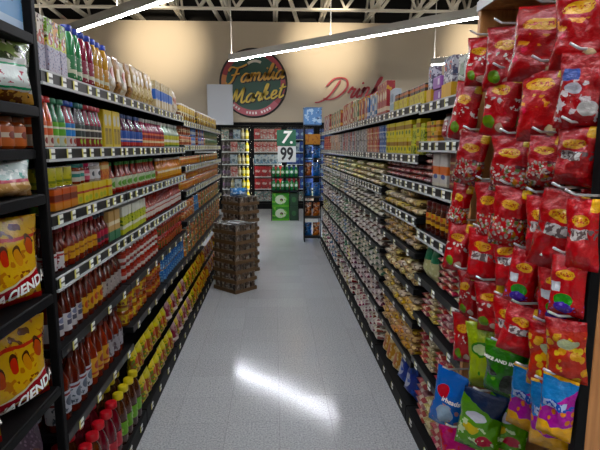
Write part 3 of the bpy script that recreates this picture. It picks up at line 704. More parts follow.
fill(-1, XL, z, 2.75, 3.3, ['pk_gold', 'pk_brown'], '{} pickle jar', S(5), stack=2, rows=1)
fill(-1, XL, z, 3.3, 3.65, 'pk_brown', 'brown jar next to blue cans', S(5), stack=2)
fill(-1, XL, z, 3.67, 4.56, 'can_azure', 'bright blue milk can', S(5), stack=2)
fill(-1, XL, .582, 4.62, 7.57, ['can_rust', 'can_green', 'can_orange'], '{} can', S(5), stack=3)
# bottom deck
z = .101
T('jc_amber', 'jug', 'juice_bottle', 'bottle', .086, .27, body='5a2a12', cap='c81c28', capr=.62, label='d89a24', lay=[('band', .05, .06, '7a3a14'), ('ell', 0, .09, .02, .02, 'b8402c')], lz=(.18, .46), n=16)
T('jc_red', 'jug', 'juice_bottle', 'bottle', .086, .27, body='6a1420', cap='c81c28', capr=.62, label='a82a34', lay=[('patch', 45, .55, 0, .2, 'd8707a')], lz=(.18, .46), n=16)
T('jc_green', 'jug', 'juice_bottle', 'bottle', .080, .27, body='4a2410', cap='d8c41c', capr=.62, label='6fa83a', lay=[('patch', 45, .58, 0, .2, 'a8c87a')], lz=(.2, .46), n=16)
y = fill(-1, XL, z, 1.83, 2.12, 'jc_amber', 'brown juice bottle with red cap and amber label', SB, rows=2, setback=-.054)
y = fill(-1, XL, z, y, 2.44, 'jc_red', 'red juice bottle with red cap', SB, rows=2, setback=-.054)
y = fill(-1, XL, z, y, 2.735, 'jc_green', 'brown juice bottle with yellow cap and green label', SB, rows=2, setback=-.054)
T('pk_yel', 'pouch', 'bean_pouch', 'pouch', .105, .165, body='d8c42c', lay=[('patch', 38, .5, .02, .12, '8a5a2c'), ('patch', 50, .58, .0, .15, '5f8a34'), ('ell', 0, .11, .03, .018, 'b8402c')], d=.06)
T('pk_grn', 'pouch', 'bean_pouch', 'pouch', .105, .165, body='b8b040', lay=[('patch', 38, .48, .02, .12, '9a4a34'), ('band', .125, .15, 'd8cf34')], d=.06)
T('pk_pink', 'pouch', 'bean_pouch', 'pouch', .105, .165, body='b89aa0', lay=[('patch', 38, .5, .02, .14, '8a3a4a'), ('band', .04, .06, 'e0d8d0')], d=.06)
T('pk_red', 'pouch', 'bean_pouch', 'pouch', .105, .165, body='a83a24', lay=[('patch', 38, .52, .0, .2, 'd8b040')], d=.06)
def tiers(y0, y1, keys, core):
    fill(-1, XL, z, y0, y1, keys, core + ', lower', SB, setback=-.052)
    fill(-1, XL, z + .168, y0, y1, keys, core + ', upper', SB, setback=-.01)
for y0, y1, keys, core in ((2.75, 3.65, ['pk_yel', 'pk_grn'], '{} bean pouch beside juice bottles'), (3.67, 4.56, ['pk_pink', 'pk_yel'], '{} bean pouch of the third section'),
                           (4.60, 5.57, ['pk_yel', 'pk_red'], '{} bean pouch of the fourth section'), (5.61, 6.58, ['pk_red', 'pk_pink'], '{} bean pouch of the fifth section'), (6.62, 7.57, ['pk_red'], 'red bean pouch of the last section')):
    tiers(y0, y1, keys, core)

# ---------------------------------------------------------------- dry goods shelving: products (right run)
def D(i): return 'on the %s dry goods shelf' % ORD[i]
DB = 'on the bottom dry goods deck'
# section next to the candy display
T('tall_white', 'box', 'cereal_box', 'box', .10, .17, d=.05, body='c9cdc4', lay=[('ell', 0, .1, .03, .04, '8aa08a'), ('band', .0, .03, '6a7a5a'), ('patch', 40, .58, .04, .17, '4a5040')])
T('tall_card', 'tray', 'snack_carton', 'carton', .062, .19, d=.05, body='6a6070', tray='dba61c', th=.38, lay=[('patch', 35, .5, .05, .2, 'c8c8d0'), ('ell', 0, .15, .018, .02, 'a8504a'), ('patch', 50, .56, .1, .2, '3a4a6a')])
T('purple_box', 'box', 'tea_box', 'box', .115, .062, d=.09, body='9a6aa8', lay=[('stripe', .02, .35, .015, .05, '7a4a8c'), ('rect', .02, .045, .02, .05, 'dccfe0')])
z = 1.821
fill(1, XR, z, 2.05, 2.28, 'tall_white', 'tall pale cereal box', D(0))
fill(1, XR, z, 2.30, 2.45, 'tall_card', 'tall snack carton in yellow tray', D(0))
fill(1, XR, z, 2.48, 2.60, 'purple_box', 'purple tea box in a stack of two', D(0), stack=2)
fill(1, XR, z, 2.605, 2.70, 'tall_white' if False else 'tall_card', 'single snack carton beyond the purple boxes', D(0))
T('red_pouch', 'pouch', 'sugar_pouch', 'pouch', .10, .135, body='c0b4b0', lay=[('rect', -.03, .03, .02, .1, '9a2a34'), ('patch', 40, .55, .05, .15, 'dcd6d2'), ('band', .12, .14, 'b04038')], d=.05)
T('yellow_tea', 'box', 'bouillon_box', 'box', .062, .052, d=.06, body='d8c420', lay=[('band', .02, .032, 'a83a2c'), ('ell', 0, .04, .015, .008, '3f6a2c')])
T('gold_tea', 'box', 'bouillon_box', 'box', .062, .052, d=.06, body='d89a24', lay=[('band', .02, .032, '7a4a1c')])
T('lime_tea', 'box', 'bouillon_box', 'box', .062, .052, d=.06, body='b8bc34', lay=[('patch', 60, .55, 0, .1, '6a7a24')])
z = 1.626
fill(1, XR, z, 2.05, 2.46, 'red_pouch', 'clear pouch with red label', D(1))
fill(1, XR, z, 2.47, 2.69, ['gold_tea', 'yellow_tea'], '{} bouillon box beside clear pouches', D(1), stack=2)
T('org_box', 'box', 'cookie_box', 'box', .10, .165, d=.06, body='c4beb8', lay=[('band', .06, .1, 'd87038'), ('ell', 0, .05, .03, .012, '3a4a8a'), ('band', .0, .02, 'd0c8b8')])
T('mar_box', 'box', 'cookie_box', 'box', .082, .165, d=.06, body='7a2a2a', lay=[('band', .07, .085, 'c0b088'), ('band', .115, .125, 'c0b088'), ('band', .02, .03, 'b89a70')])
z = 1.406
fill(1, XR, z, 2.05, 2.31, 'mar_box', 'maroon cookie box with cream stripes', D(2))
fill(1, XR, z, 2.33, 2.54, 'org_box', 'white and orange cookie box', D(2))
T('rp', 'flat', 'chile_packet', 'packet', .12, .031, body='9a3038', lay=[('patch', 45, .5, -1, 1, 'c8a8a0'), ('patch', 70, .6, -1, 1, '5a1c1c')])
fill(1, XR, z, 2.56, 2.69, 'rp', 'red chile packet beside orange boxes', D(2), stack=5, piles=(0, 1))
T('jar_cho', 'jar', 'bean_jar', 'jar', .070, .165, body='4a1a14', cap='5a1c1c', label='c89a2c', lay=[('band', .06, .075, '6a2a1c'), ('ell', 0, .09, .02, .012, 'c8603a')], lz=(.25, .62), n=14)
T('jar_chb', 'jar', 'bean_jar', 'jar', .070, .165, body='4a1a14', cap='6a2020', label='3f5a90', lay=[('band', .05, .075, 'd8c43a')], lz=(.25, .62), n=14)
z = 1.156
y = fill(1, XR, z, 2.05, 2.28, 'jar_chb', 'dark bean jar with blue and yellow label', D(3), rows=2)
fill(1, XR, z, y, 2.69, 'jar_cho', 'dark bean jar with yellow label', D(3), rows=2)
T('grn_pouch', 'pouch', 'lentil_pouch', 'pouch', .098, .17, body='b8b48a', lay=[('band', .10, .2, '1f6a4a'), ('patch', 45, .55, 0, .1, 'd8d4b0')], d=.05)
T('rb', 'flat', 'cinnamon_packet', 'packet', .105, .030, body='a02c30', lay=[('patch', 40, .58, -1, 1, 'd0bca4')])
T('tb', 'flat', 'seed_packet', 'packet', .105, .030, body='a8946a', lay=[('patch', 50, .52, -1, 1, 'd0c4a0'), ('patch', 70, .6, -1, 1, '6a5a34')])
z = .906
fill(1, XR, z, 2.05, 2.17, 'tb', 'tan seed packet near the candy', D(4), stack=6, piles=(0, 1), jit=.05)
fill(1, XR, z, 2.18, 2.42, 'rb', 'red striped cinnamon packet', D(4), stack=6, piles=(0, 1), jit=.05)
fill(1, XR, z, 2.44, 2.69, 'grn_pouch', 'cream lentil pouch with dark green top', D(4))
z = .685
fill(1, XR, z, 2.05, 2.16, 'tb', 'tan seed packet', D(5), stack=5, piles=(0, 1), jit=.06)
fill(1, XR, z, 2.17, 2.41, 'rb', 'red cinnamon packet', D(5), stack=5, piles=(0, 1), jit=.06)
fill(1, XR, z, 2.42, 2.53, 'tb', 'tan seed packet between red piles', D(5), stack=5, piles=(0, 1), jit=.06)
fill(1, XR, z, 2.54, 2.69, 'rb', 'red cinnamon packet nearest the brown sacks', D(5), stack=5, piles=(0, 1), jit=.06)
z = .421
fill(1, XR, z, 2.05, 2.16, 'tb', 'tan seed packet low down', D(6), stack=6, piles=(0, 1), jit=.06)
fill(1, XR, z, 2.17, 2.41, 'rb', 'pinkish red packet low down', D(6), stack=6, piles=(0, 1), jit=.06)
fill(1, XR, z, 2.42, 2.53, 'tb', 'tan seed packet between red low piles', D(6), stack=6, piles=(0, 1), jit=.06)
fill(1, XR, z, 2.54, 2.69, 'rb', 'red packet at the section edge low down', D(6), stack=6, piles=(0, 1), jit=.06)
z = .101
T('rbb', 'flat', 'cinnamon_packet', 'packet', .15, .036, d=.2, body='a42c38', lay=[('patch', 30, .58, -1, 1, 'd0bca8')])
T('tbb', 'flat', 'seed_packet', 'packet', .11, .036, d=.2, body='b09a64', lay=[('patch', 40, .52, -1, 1, 'd4c8a0')])
y = fill(1, XR, z, 2.05, 2.36, 'rbb', 'big red packet near the candy', DB, stack=6, piles=(0, 1), jit=.06, setback=0)
y = fill(1, XR, z, y, y + .12, 'tbb', 'big tan packet between red deck piles', DB, stack=6, piles=(0, 1), jit=.06, setback=0)
y = fill(1, XR, z, y, 2.70, 'rbb', 'big red packet beside the blue sacks', DB, stack=6, piles=(0, 1), jit=.06, setback=0)
# second section
z = 1.831
T('yel_tray', 'tray', 'chocolate_carton', 'carton', .10, .11, d=.07, body='3c2c22', tray='d8c41c', th=.6, tlay=[('patch', 40, .58, 0, .1, 'b89a1c')], lay=[('band', .085, .1, 'b86a34'), ('patch', 50, .6, .06, .12, 'c83a2c')])
T('w_box', 'box', 'cracker_box', 'box', .07, .16, d=.05, body='c4ccd4', lay=[('band', .02, .06, '9ab0b8'), ('ell', 0, .1, .02, .03, '6a7a8a')])
y = fill(1, XR, z, 2.72, 3.42, 'yel_tray', 'dark chocolate carton in yellow tray', D(0))
fill(1, XR, z, 3.43, 3.61, 'w_box', 'pale blue cracker box', D(0))
z = 1.558
T('yellow_tea2', 'box', 'bouillon_box', 'box', .078, .10, d=.06, body='d8c820', lay=[('band', .05, .075, '9a6a1c'), ('ell', 0, .03, .02, .012, '5f7a24')])
T('lime_tea2', 'box', 'bouillon_box', 'box', .078, .085, d=.06, body='b8c034', lay=[('patch', 50, .55, 0, .1, '5a6a1c'), ('band', .05, .06, 'e0d860')])
fill(1, XR, z, 2.72, 2.96, ['lime_tea2', 'yellow_tea2'], '{} bouillon box', D(1), stack=2)
fill(1, XR, z, 2.97, 3.62, 'yellow_tea2', 'yellow bouillon box past lime ones', D(1), stack=2)
z = 1.406
y = fill(1, XR, z, 2.72, 3.60, 'rp', 'red chile packet', D(2), stack=3, piles=(0, 0), jit=.06)
for k in range(5):
    b, l1, l2 = [('a88a58', 'd2c096', '4a3418'), ('8a6a3c', 'cdb488', '3a2814'), ('a07a40', 'd8c8a0', '5a3c1a'), ('b08c50', 'd8bc80', '6a4a20'), ('b8823a', 'd8b070', '7a3a1c')][k]
    T('sack%d' % k, 'flat', ['dried_chile_packet', 'bean_packet', 'dried_chile_packet', 'bean_packet', 'nut_packet'][k], 'packet', .12, .044, body=b, lay=[('patch', 20, .54, -1, 1, l1), ('patch', 26, .58, -1, 1, l2)])
for i, (zz, k, n, core) in enumerate(((1.19, 0, 3, 'tan dried chile packet'), (.99, 1, 3, 'brown bean packet'), (.78, 2, 3, 'light brown dried chile packet'), (.58, 3, 3, 'golden bean packet'), (.345, 4, 4, 'orange nut packet'))):
    fill(1, XR, zz + .021, 2.72, 3.60, 'sack%d' % k, core, D(i + 3), stack=n, piles=(0, 0, 1), jit=.1, gap=.018, setback=.0)
z = .101
T('blue_sack', 'pouch', 'flour_sack', 'sack', .16, .2, body='24388a', lay=[('ell', 0, .11, .04, .04, 'c8ccd8'), ('patch', 30, .58, 0, .2, '4a66b8')], d=.09)
T('gold_sack', 'pouch', 'flour_sack', 'sack', .15, .19, body='c89a5a', lay=[('patch', 30, .5, 0, .2, 'e0cfa8'), ('ell', 0, .1, .03, .04, 'b8602c')], d=.09)
y = fill(1, XR, z, 2.73, 3.08, 'blue_sack', 'dark blue flour sack', DB, setback=0)
y = fill(1, XR, z, y, 3.6, 'gold_sack', 'golden flour sack', DB, setback=0)
# far sections
z = 1.831
FX = [('9a2a30', 'd8c8b0'), ('b8bcc0', '4a7090'), ('3a6a48', 'c8d0b0'), ('9a3a30', 'e0b070'), ('3f68a0', 'd8dce0'), ('b0a890', '8a3a3a')]
for i, (a, b) in enumerate(FX):
    T('fx%d' % i, 'box', 'cookie_box', 'box', .085, [.24, .2, .22, .21, .19, .23][i], d=.06, body=a, lay=[('ell', 0, .14, .03, .03, b), ('band', .03, .06, b), ('patch', 30, .6, .02, .3, 'c89a4a')])
names = ['red', 'pale grey', 'green', 'brick red', 'blue', 'grey']
y = 3.64
for i, sec in enumerate(((3.64, 4.04, [0]), (4.05, 4.4, [1, 4]), (4.4, 4.84, [3, 1]), (4.88, 5.3, [2, 5]), (5.3, 6.08, [0, 5]), (6.13, 7.3, [3, 2, 5]), (7.37, 8.27, [0, 1, 5]))):
    fill(1, XR, z, sec[0], sec[1], ['fx%d' % q for q in sec[2]], ['{} ' + q for q in ('nearest ', 'second block ', 'third block ', 'fourth block ', 'fifth block ', 'sixth block ', 'last block ')][i] + 'cookie box', D(0))
z = 1.558
GX = [('a8343a', 'd8b090'), ('3f64a0', 'c0ccd8'), ('b0aca4', '7a7870'), ('b86a3a', 'd8c8a8'), ('7a7a80', 'c8c8c8')]
for i, (a, b) in enumerate(GX):
    T('gx%d' % i, 'box', 'gelatin_box', 'box', .08, .1, d=.06, body=a, lay=[('patch', 40, .6, 0, .2, b), ('band', .045, .055, b)])
for i, sec in enumerate(((3.64, 3.9, [1]), (3.9, 4.4, [0, 3]), (4.4, 4.84, [2, 4]), (4.88, 6.08, [4, 2, 0]), (6.13, 7.3, [2, 3]), (7.37, 8.27, [0]))):
    fill(1, XR, z, sec[0], sec[1], ['gx%d' % q for q in sec[2]], ['{} ' + q for q in ('first block ', 'second block ', 'third block ', 'fourth block ', 'fifth block ', 'last block ')][i] + 'gelatin box', D(1), stack=2)
PX = [('b8a67c', 'dcd0ac', '6a5a34'), ('a8a28e', 'd4d0c0', '5a5244'), ('b0a49c', 'd4ccc4', '6a4a48'), ('8a8474', 'bcb6a4', '44604c'), ('a08a88', 'c4b4b0', '6a3440'), ('c0b4a8', 'e0d6cc', '9a5058')]
for i, (a, b, c) in enumerate(PX):
    T('px%d' % i, 'flat', ['rice_packet', 'salt_packet', 'oat_packet', 'herb_packet', 'sweet_packet', 'rice_sack'][i], 'packet', .15, .041 if i < 5 else .054, body=a, lay=[('patch', 14, .52, -1, 1, b), ('patch', 17, .62, -1, 1, c)], d=.19, hv=.05)
for i in (0, 1): T('pxc%d' % i, 'flat', ['spice_packet', 'tea_packet'][i], 'packet', .14, .041, body=['3f6a9a', '3a7a54'][i], lay=[('patch', 30, .6, -1, 1, 'c8c8b8')], d=.19)
for i, (zz, n, core) in enumerate(((1.285, 4, 'cream rice packet'), (1.055, 4, 'white salt packet'), (.83, 4, 'white oat packet'), (.60, 4, 'grey herb packet'), (.36, 4, 'pinkish sweet packet'))):
    k = 'px%d' % i
    for sec, ph, ks in ((3.64, 'third section', [k]), (4.88, 'fourth section', [k, k, 'px%d' % ((i + 1) % 5), k, 'pxc%d' % ((i + 1) % 2)]), (6.12, 'fifth section', [k, 'pxc%d' % (i % 2), k]), (7.36, 'last section', [k, 'px%d' % ((i + 2) % 5)])):
        e_ = min(sec + 1.21, 8.28)
        fill(1, XR, zz + .021, sec, e_, ks, '{} ' + core.split()[1] + ' packet, ' + ph, D(i + 2), stack=n, piles=(0, 0, 0, 1), jit=.07, gap=.018, setback=0)
for sec, ph, ks in ((3.66, 'third section', ['px5']), (4.9, 'fourth section', ['px5', 'px5', 'tbb']), (6.14, 'fifth section', ['px5', 'pxc0']), (7.38, 'last section', ['px5', 'pxc1'])):
    fill(1, XR, .101, sec, min(sec + 1.18, 8.26), ks, '{} plump sack, ' + ph, DB, stack=4, piles=(0, 1), jit=.05, gap=.014, setback=-.01)

# ---------------------------------------------------------------- bag rack beside the post (left, close to the viewer)
XK = -.78
rack = link('bag_rack', None, None, (XK, .86, 0), 0, 'black metal rack of large bags beside the sauce shelving', 'rack')
for yy in (0, .88):
    for xx in (-.03, -.44): build(MB().box(xx, xx + .03, yy + .005, yy + .035, 0, 2.45, 0, .003), 'rack_post', black, rack)
RZ = [1.945, 1.715, 1.575, 1.425, 1.075, .73, .39, .10]
for i, zz in enumerate(RZ):
    fr = 0 if i != 2 else -.02
    build(MB().box(-.42, fr, .041, .879, zz - (.018 if i != 2 else .008), zz + .018, 0, .003).box(fr, fr + .004, .045, .875, zz - .014, zz + .014), 'rack_shelf', black, rack)
build(MB().box(-.46, -.445, .0, .92, .1, 2.4), 'back_panel', blackp, rack)
T('blue_display', 'box', 'drink_mix_box', 'box', .37, .42, d=.2, body='24508c', lay=[('patch', 9, .56, 0, .5, '6a9cc8'), ('ell', .05, .22, .06, .035, 'b8b83a'), ('ell', .05, .225, .035, .016, '6a8a2c'), ('band', 0, .03, 'a8c0d8')])
def rk(key, y, zi, label, group=None, x=None, tilt=0, rz=math.pi/2):
    t = TP[key]; return place(key, ((XK - .02 - t.get('d', t['w']) / 2) if x is None else x, y, RZ[zi] + .0195), rz, label, group, True, tilt)
TURN = math.radians(90 - 24)
rk('blue_display', 1.545, 0, 'blue drink mix box with yellow fruit on top of the bag rack', x=-.90)
T('herb_bag', 'pouch', 'herb_bag', 'bag', .28, .19, d=.10, body='a8aca4', seal=.05, rough=.2, lay=[('band', .135, .2, '6a7a4a'), ('patch', 25, .52, .125, .2, '2c3a1c'), ('patch', 30, .6, .13, .2, 'c8c4b8'), ('rect', -.10, .115, .04, .115, '2f8a5a'), ('rect', -.092, .107, .046, .109, 'd4dcd6'), ('patch', 60, .6, .055, .095, 'b0606a'), ('band', 0, .035, 'b8925a'), ('patch', 40, .55, 0, .035, '6a4024')])
rk('herb_bag', 1.585, 1, 'clear herb bag with green framed white label beside the black post', 'herb bags on the rack', x=-.838, rz=TURN)
rk('herb_bag', 1.28, 1, 'clear herb bag with green framed label away from the post', 'herb bags on the rack', x=-.838, rz=TURN)
T('rack_jar', 'jar', 'spice_jar', 'jar', .072, .100, body='8a3c18', cap='6a3a1c', label='c86a34', lay=[('band', .035, .05, 'e0d4c0'), ('ell', 0, .042, .016, .012, '7a2a1c')], lz=(.08, .7), n=16)
for i in range(6):
    rk('rack_jar', 1.69 - .077 * i, 2, 'brown spice jar with cream banded label, %s from the black post' % nth(i), 'spice jars on the rack', x=-.842)
T('tost_bag', 'pouch', 'tostada_bag', 'bag', .25, .115, d=.12, body='b89468', seal=.06, rough=.22, lay=[('patch', 35, .55, 0, .06, 'd8b890'), ('band', .055, .12, 'b8c4c0'), ('band', .05, .06, 'a04a54'), ('patch', 30, .55, .06, .12, '6a9a90'), ('patch', 50, .6, .06, .12, 'e4e8e4')])
rk('tost_bag', 1.56, 3, 'clear tostada bag with teal print under the spice jars', 'tostada bags on the rack', x=-.845, rz=TURN)
rk('tost_bag', 1.27, 3, 'clear tostada bag away from the post under the spice jars', 'tostada bags on the rack', x=-.845, rz=TURN)
T('yb', 'pouch', 'chicharron_bag', 'bag', .29, .285, d=.12, seal=.05, body='d8a810', rough=.25, warp=.016,
  lay=[('patch', 30, .58, .0, .3, 'b8741c'), ('patch', 22, .62, .2, .3, '6a4420'), ('band', .215, .225, 'c03018'), ('blob', 26, .3, .0, .11, 'd8a044'), ('blob', 35, .25, .0, .12, '8a4c18')] +
      [q for k in range(6) for q in (('ell', -.12 + .048 * k, .152 + .012 * k - .016 * (k % 2), .016, .030, '4a2810'), ('ell', -.12 + .048 * k, .144 + .012 * k - .016 * (k % 2), .0145, .026, ['c8701c', 'b8481c', 'c83018', 'd08820', 'b8481c', 'c8701c'][k]))] +
      [('band', 0, .02, 'b82420'), ('srect', -.125, .14, .030, .092, .28, 'e4d8c0'), ('srect', -.118, .134, .037, .085, .28, 'b01824')])
def yb(y, zi, label):
    r = rk('yb', y, zi, label, 'yellow snack bags on the rack', x=-.862, rz=TURN)
    w_, h_, t_ = .29, .285, .12
    def wrap(x, z):
        zz = .066 + .28 * x + z
        return 0
    me = text_mesh('HACIENDA', .044, mat('white_print', 'f0ece4', rough=.4, vary=0), bold=.0012)
    for v in me.vertices:
        x, z = v.co.x + .008, v.co.z + .061 + .28 * (v.co.x + .008)
        u = max(-1, min(1, x / (w_ / 2) * 1.06)); vv = z / h_ * 2 - 1
        v.co = (x, -(bag_half(u, vv, t_, .06) * (1 - .45 * vv) + .0075), z)
    link('lettering', me, r)
yb(1.575, 4, 'yellow snack bag with red banner beside the post, higher shelf'); yb(1.26, 4, 'yellow snack bag with red banner away from the post, higher shelf')
yb(1.575, 5, 'yellow snack bag with red banner beside the post, lower shelf'); yb(1.26, 5, 'yellow snack bag with red banner away from the post, lower shelf')
T('bead_bag', 'pouch', 'bean_bag', 'bag', .26, .22, d=.11, body='4a3a48', lay=[('blob', 60, .3, 0, .3, '8a7a88'), ('patch', 20, .6, 0, .3, '6a4a3a')])
rk('bead_bag', 1.58, 6, 'dark speckled bag low on the rack beside the post', 'speckled bags on the rack')

# ---------------------------------------------------------------- wooden candy display (right, close to the viewer)
def wood_mat():
    m = bpy.data.materials.new('honey_wood'); m.use_nodes = True; nt = m.node_tree; N = nt.nodes; L = nt.links; b = N['Principled BSDF']; b.inputs['Roughness'].default_value = .45
    tc = N.new('ShaderNodeTexCoord'); mp = N.new('ShaderNodeMapping'); mp.inputs['Scale'].default_value = (14, 14, 1.2); L.new(tc.outputs['Object'], mp.inputs[0])
    n1 = N.new('ShaderNodeTexNoise'); n1.inputs['Scale'].default_value = 3; n1.inputs['Detail'].default_value = 5; L.new(mp.outputs[0], n1.inputs['Vector'])
    r = N.new('ShaderNodeValToRGB'); L.new(n1.outputs['Fac'], r.inputs[0]); r.color_ramp.elements[0].position = .35; r.color_ramp.elements[0].color = lin('9a6434'); r.color_ramp.elements[1].position = .7; r.color_ramp.elements[1].color = lin('c48a50')
    L.new(r.outputs[0], b.inputs['Base Color']); return m
wood = wood_mat()
cab = link('candy_display', None, None, (.765, 1.105, 0), 0, 'honey wood display case with hooks of hanging candy bags', 'display case')
build(MB().box(0, .45, 0, .025, 0, 2.10, 0, .002), 'end_panel', wood, cab)
build(MB().box(0, .45, .80, .825, 0, 2.10, 0, .002), 'end_panel', wood, cab)
build(MB().box(0, .47, 0, .825, 2.101, 2.13, 0, .002), 'top_board', wood, cab)
build(MB().box(-.006, -.001, 0, .825, 2.098, 2.132), 'edge_trim', mat('grey_trim', '9a9a98', rough=.4, vary=0), cab)
build(MB().box(.40, .42, .026, .799, .0, 2.10), 'peg_board', blackp, cab)
build(MB().box(-.028, -.001, -.002, .024, 0, 2.10, 0, .002), 'edge_post', black, cab)
build(MB().box(.0, .40, .026, .799, 0, .12), 'plinth', black, cab)

RED = 'b00c14'
dots = [('blob', 60, .42, .0, .10, '9a8a80'), ('blob', 47, .33, .0, .10, '5a6a3a'), ('blob', 40, .30, .0, .09, 'b8702c'), ('blob', 33, .3, .0, .10, '5a1a24'), ('blob', 70, .3, .0, .1, 'c8b8b0')]
logo = [('ell', 0, .142, .030, .015, 'd89a14'), ('patch', 170, .54, .136, .148, 'a8281c'), ('band', .195, .21, '7a1018')]
tab = [('rect', .032, .07, .165, .205, 'e0a818')]
CANDY = {
 'red': ('red gummy candy bag with yellow oval', RED, logo + tab + [('patch', 45, .57, .085, .12, 'dcd0c8'), ('patch', 30, .6, .0, .08, 'd0505a'), ('ell', -.02, .045, .02, .02, '6a8a3a'), ('ell', .02, .03, .016, .016, 'd8b8a8')]),
 'redbig': ('large red candy bag with yellow oval', 'a80c12', [('ell', -.005, .15, .036, .016, 'd89a14'), ('patch', 150, .54, .145, .156, 'a8281c'), ('patch', 40, .56, .095, .125, 'd88a3a'), ('patch', 22, .6, .0, .09, 'd85a68'), ('ell', .03, .035, .014, .014, 'd8c0a0')] + tab),
 'redw': ('red candy bag with white star patches', 'b8161c', [('ell', .02, .06, .024, .02, 'dcd8d4'), ('ell', -.02, .11, .02, .014, 'd0d0d8'), ('patch', 40, .58, .02, .13, 'dccfcf'), ('rect', -.05, -.01, .13, .16, '4a5a9a')] + tab),
 'reddot': ('red bag of multicoloured sweets', RED, logo + tab + dots),
 'redlogo': ('red candy bag with white lettering patch', 'bc161c', logo + tab + [('rect', -.03, .03, .09, .12, 'cfc8c4'), ('patch', 70, .52, .09, .12, '6a5a5a'), ('patch', 25, .58, .0, .08, 'd2464e')]),
 'grape': ('red candy bag with purple grapes picture', 'b8181e', logo + tab + [('ell', 0, .06, .03, .022, '3f8a3a'), ('ell', .0, .032, .032, .022, '5a4aa0'), ('blob', 60, .3, .012, .05, '8a7ac8'), ('rect', -.045, -.015, .085, .115, 'c8ccd0')]),
 'orange': ('red bag of orange and yellow sweets', 'c8301c', [('blob', 34, .42, .0, .16, 'e8a838'), ('blob', 28, .3, .02, .15, 'e8cc6a'), ('ell', .01, .13, .03, .014, 'c0c8a0')] + [('rect', -.07, .07, .17, .205, 'b8141c')]),
 'lime': ('lime green candy bag with red patches', 'a8c024', [('ell', 0, .125, .04, .022, '3f8a2c'), ('ell', 0, .125, .032, .014, 'd8e8b0'), ('blob', 38, .34, .02, .09, 'b03a2c'), ('blob', 30, .3, .0, .08, '4a8a2c')]),
 'mike': ('green candy bag with white lettering', '2f7a1e', [('ell', .03, .05, .03, .05, '1c2416'), ('ell', -.03, .09, .02, .014, '1c2a16'), ('patch', 30, .6, .0, .08, '6aae34'), ('band', .175, .2, '5a9a2c')]),
 'beans': ('purple candy bag with blue top and yellow base', 'a02c8c', [('band', .0, .055, 'e0a418'), ('slant', .125, .8, '2f7ab8'), ('blob', 40, .36, .055, .11, 'c8702c'), ('rect', -.04, .035, .105, .13, 'b8c8e4'), ('patch', 60, .55, .105, .13, '3f58a8'), ('band', .19, .21, 'd8a01c')]),
 'blue': ('bright blue candy bag with red balloon mark', '1c66c0', [('ell', -.018, .13, .022, .02, 'c81c2c'), ('ell', .005, .06, .03, .028, '9ab0c0'), ('blob', 40, .34, .02, .09, 'b08a8c'), ('rect', .01, .05, .0, .03, 'd8c41c')]),
 'green': ('green candy bag with dark blue corner', '5a9a20', [('slant', .15, -.5, '1c2a4a'), ('ell', -.01, .12, .03, .014, 'd8d8e4'), ('ell', .02, .05, .022, .018, 'b8283c'), ('ell', -.02, .08, .022, .014, 'd8c02c'), ('patch', 40, .6, .0, .1, 'd8e8b8')]),
 'pinky': ('pink candy bag with yellow burst', 'b02a6a', [('ell', 0, .1, .04, .03, 'e0c41c'), ('patch', 25, .58, .1, .2, 'c81c34')]),
}
# kind, row, y, z of base, height, width
BAGS = [('red',0,1.86,1.83,.16,.10),('red',0,1.66,1.79,.19,.12),('redbig',0,1.42,1.79,.19,.15),('redbig',0,1.25,1.80,.18,.13),
('red',1,1.95,1.63,.21,.11),('red',1,1.65,1.64,.20,.12),('redbig',1,1.40,1.62,.20,.13),('redw',1,1.22,1.65,.17,.10),
('reddot',2,1.88,1.46,.19,.11),('reddot',2,1.57,1.46,.17,.13),('reddot',2,1.37,1.50,.13,.09),('redlogo',2,1.23,1.51,.14,.09),
('reddot',3,1.97,1.28,.17,.08),('reddot',3,1.74,1.27,.20,.09),('reddot',3,1.55,1.29,.18,.10),('redlogo',3,1.38,1.29,.17,.09),('redlogo',3,1.25,1.28,.20,.11),('redlogo',3,1.16,1.30,.17,.07),
('red',4,1.98,1.10,.19,.09),('redlogo',4,1.74,1.11,.19,.11),('redlogo',4,1.58,1.15,.16,.09),('grape',4,1.43,1.13,.16,.08),('grape',4,1.28,1.13,.16,.09),('grape',4,1.16,1.17,.15,.08),
('red',5,1.89,.93,.18,.08),('red',5,1.69,.95,.17,.10),('redlogo',5,1.54,.95,.16,.09),('redlogo',5,1.42,.97,.15,.09),('orange',5,1.29,.93,.18,.11),('orange',5,1.16,.99,.16,.09),
('red',6,1.91,.73,.20,.08),('lime',6,1.73,.71,.24,.10),('mike',6,1.54,.77,.18,.12),('beans',6,1.37,.75,.19,.09),('beans',6,1.26,.76,.19,.10),('beans',6,1.16,.82,.17,.08),
('blue',7,1.98,.37,.27,.13),('green',7,1.66,.48,.23,.14),('pinky',7,1.91,.20,.22,.14)]
CM = {}
hook_m = mat('hook_wire', 'c8c8c8', rough=.3, metal=.6, vary=0)
def candy_mesh(kind, v):
    if (kind, v) not in CM:
        desc, base, lays = CANDY[kind]
        mb = bag_mb(.12, .2, .046, 12, 16, seal=.07, seed=v * 13 + hash_(kind), sag=.42, wr=.016, pinch=.1)
        # crumple: creases fanning from the hanging hole, shifted contents
        vs = []
        for x, y, z in mb.v:
            k = max(0, 1 - abs(z / .1 - 1) ** 4)
            n1 = noise.noise(Vector((x * 40 + v * 7, z * 14, hash_(kind) * .3))); n2 = noise.noise(Vector((x * 90, z * 60 + v * 3, 4.0)))
            vs.append((x + .006 * noise.noise(Vector((z * 18, v * 5.1, hash_(kind)))) , y + (.008 * n1 + .003 * n2) * k, z))
        mb.v = vs
        CM[kind, v] = mb.mesh('candy_bag', mat('candy_' + kind, base, lays, rough=.26, bump=.8, bscale=45, vary=.22, coat=.12, spec=.35, warp=.014, wscale=30))
    return CM[kind, v]
cnt = {}
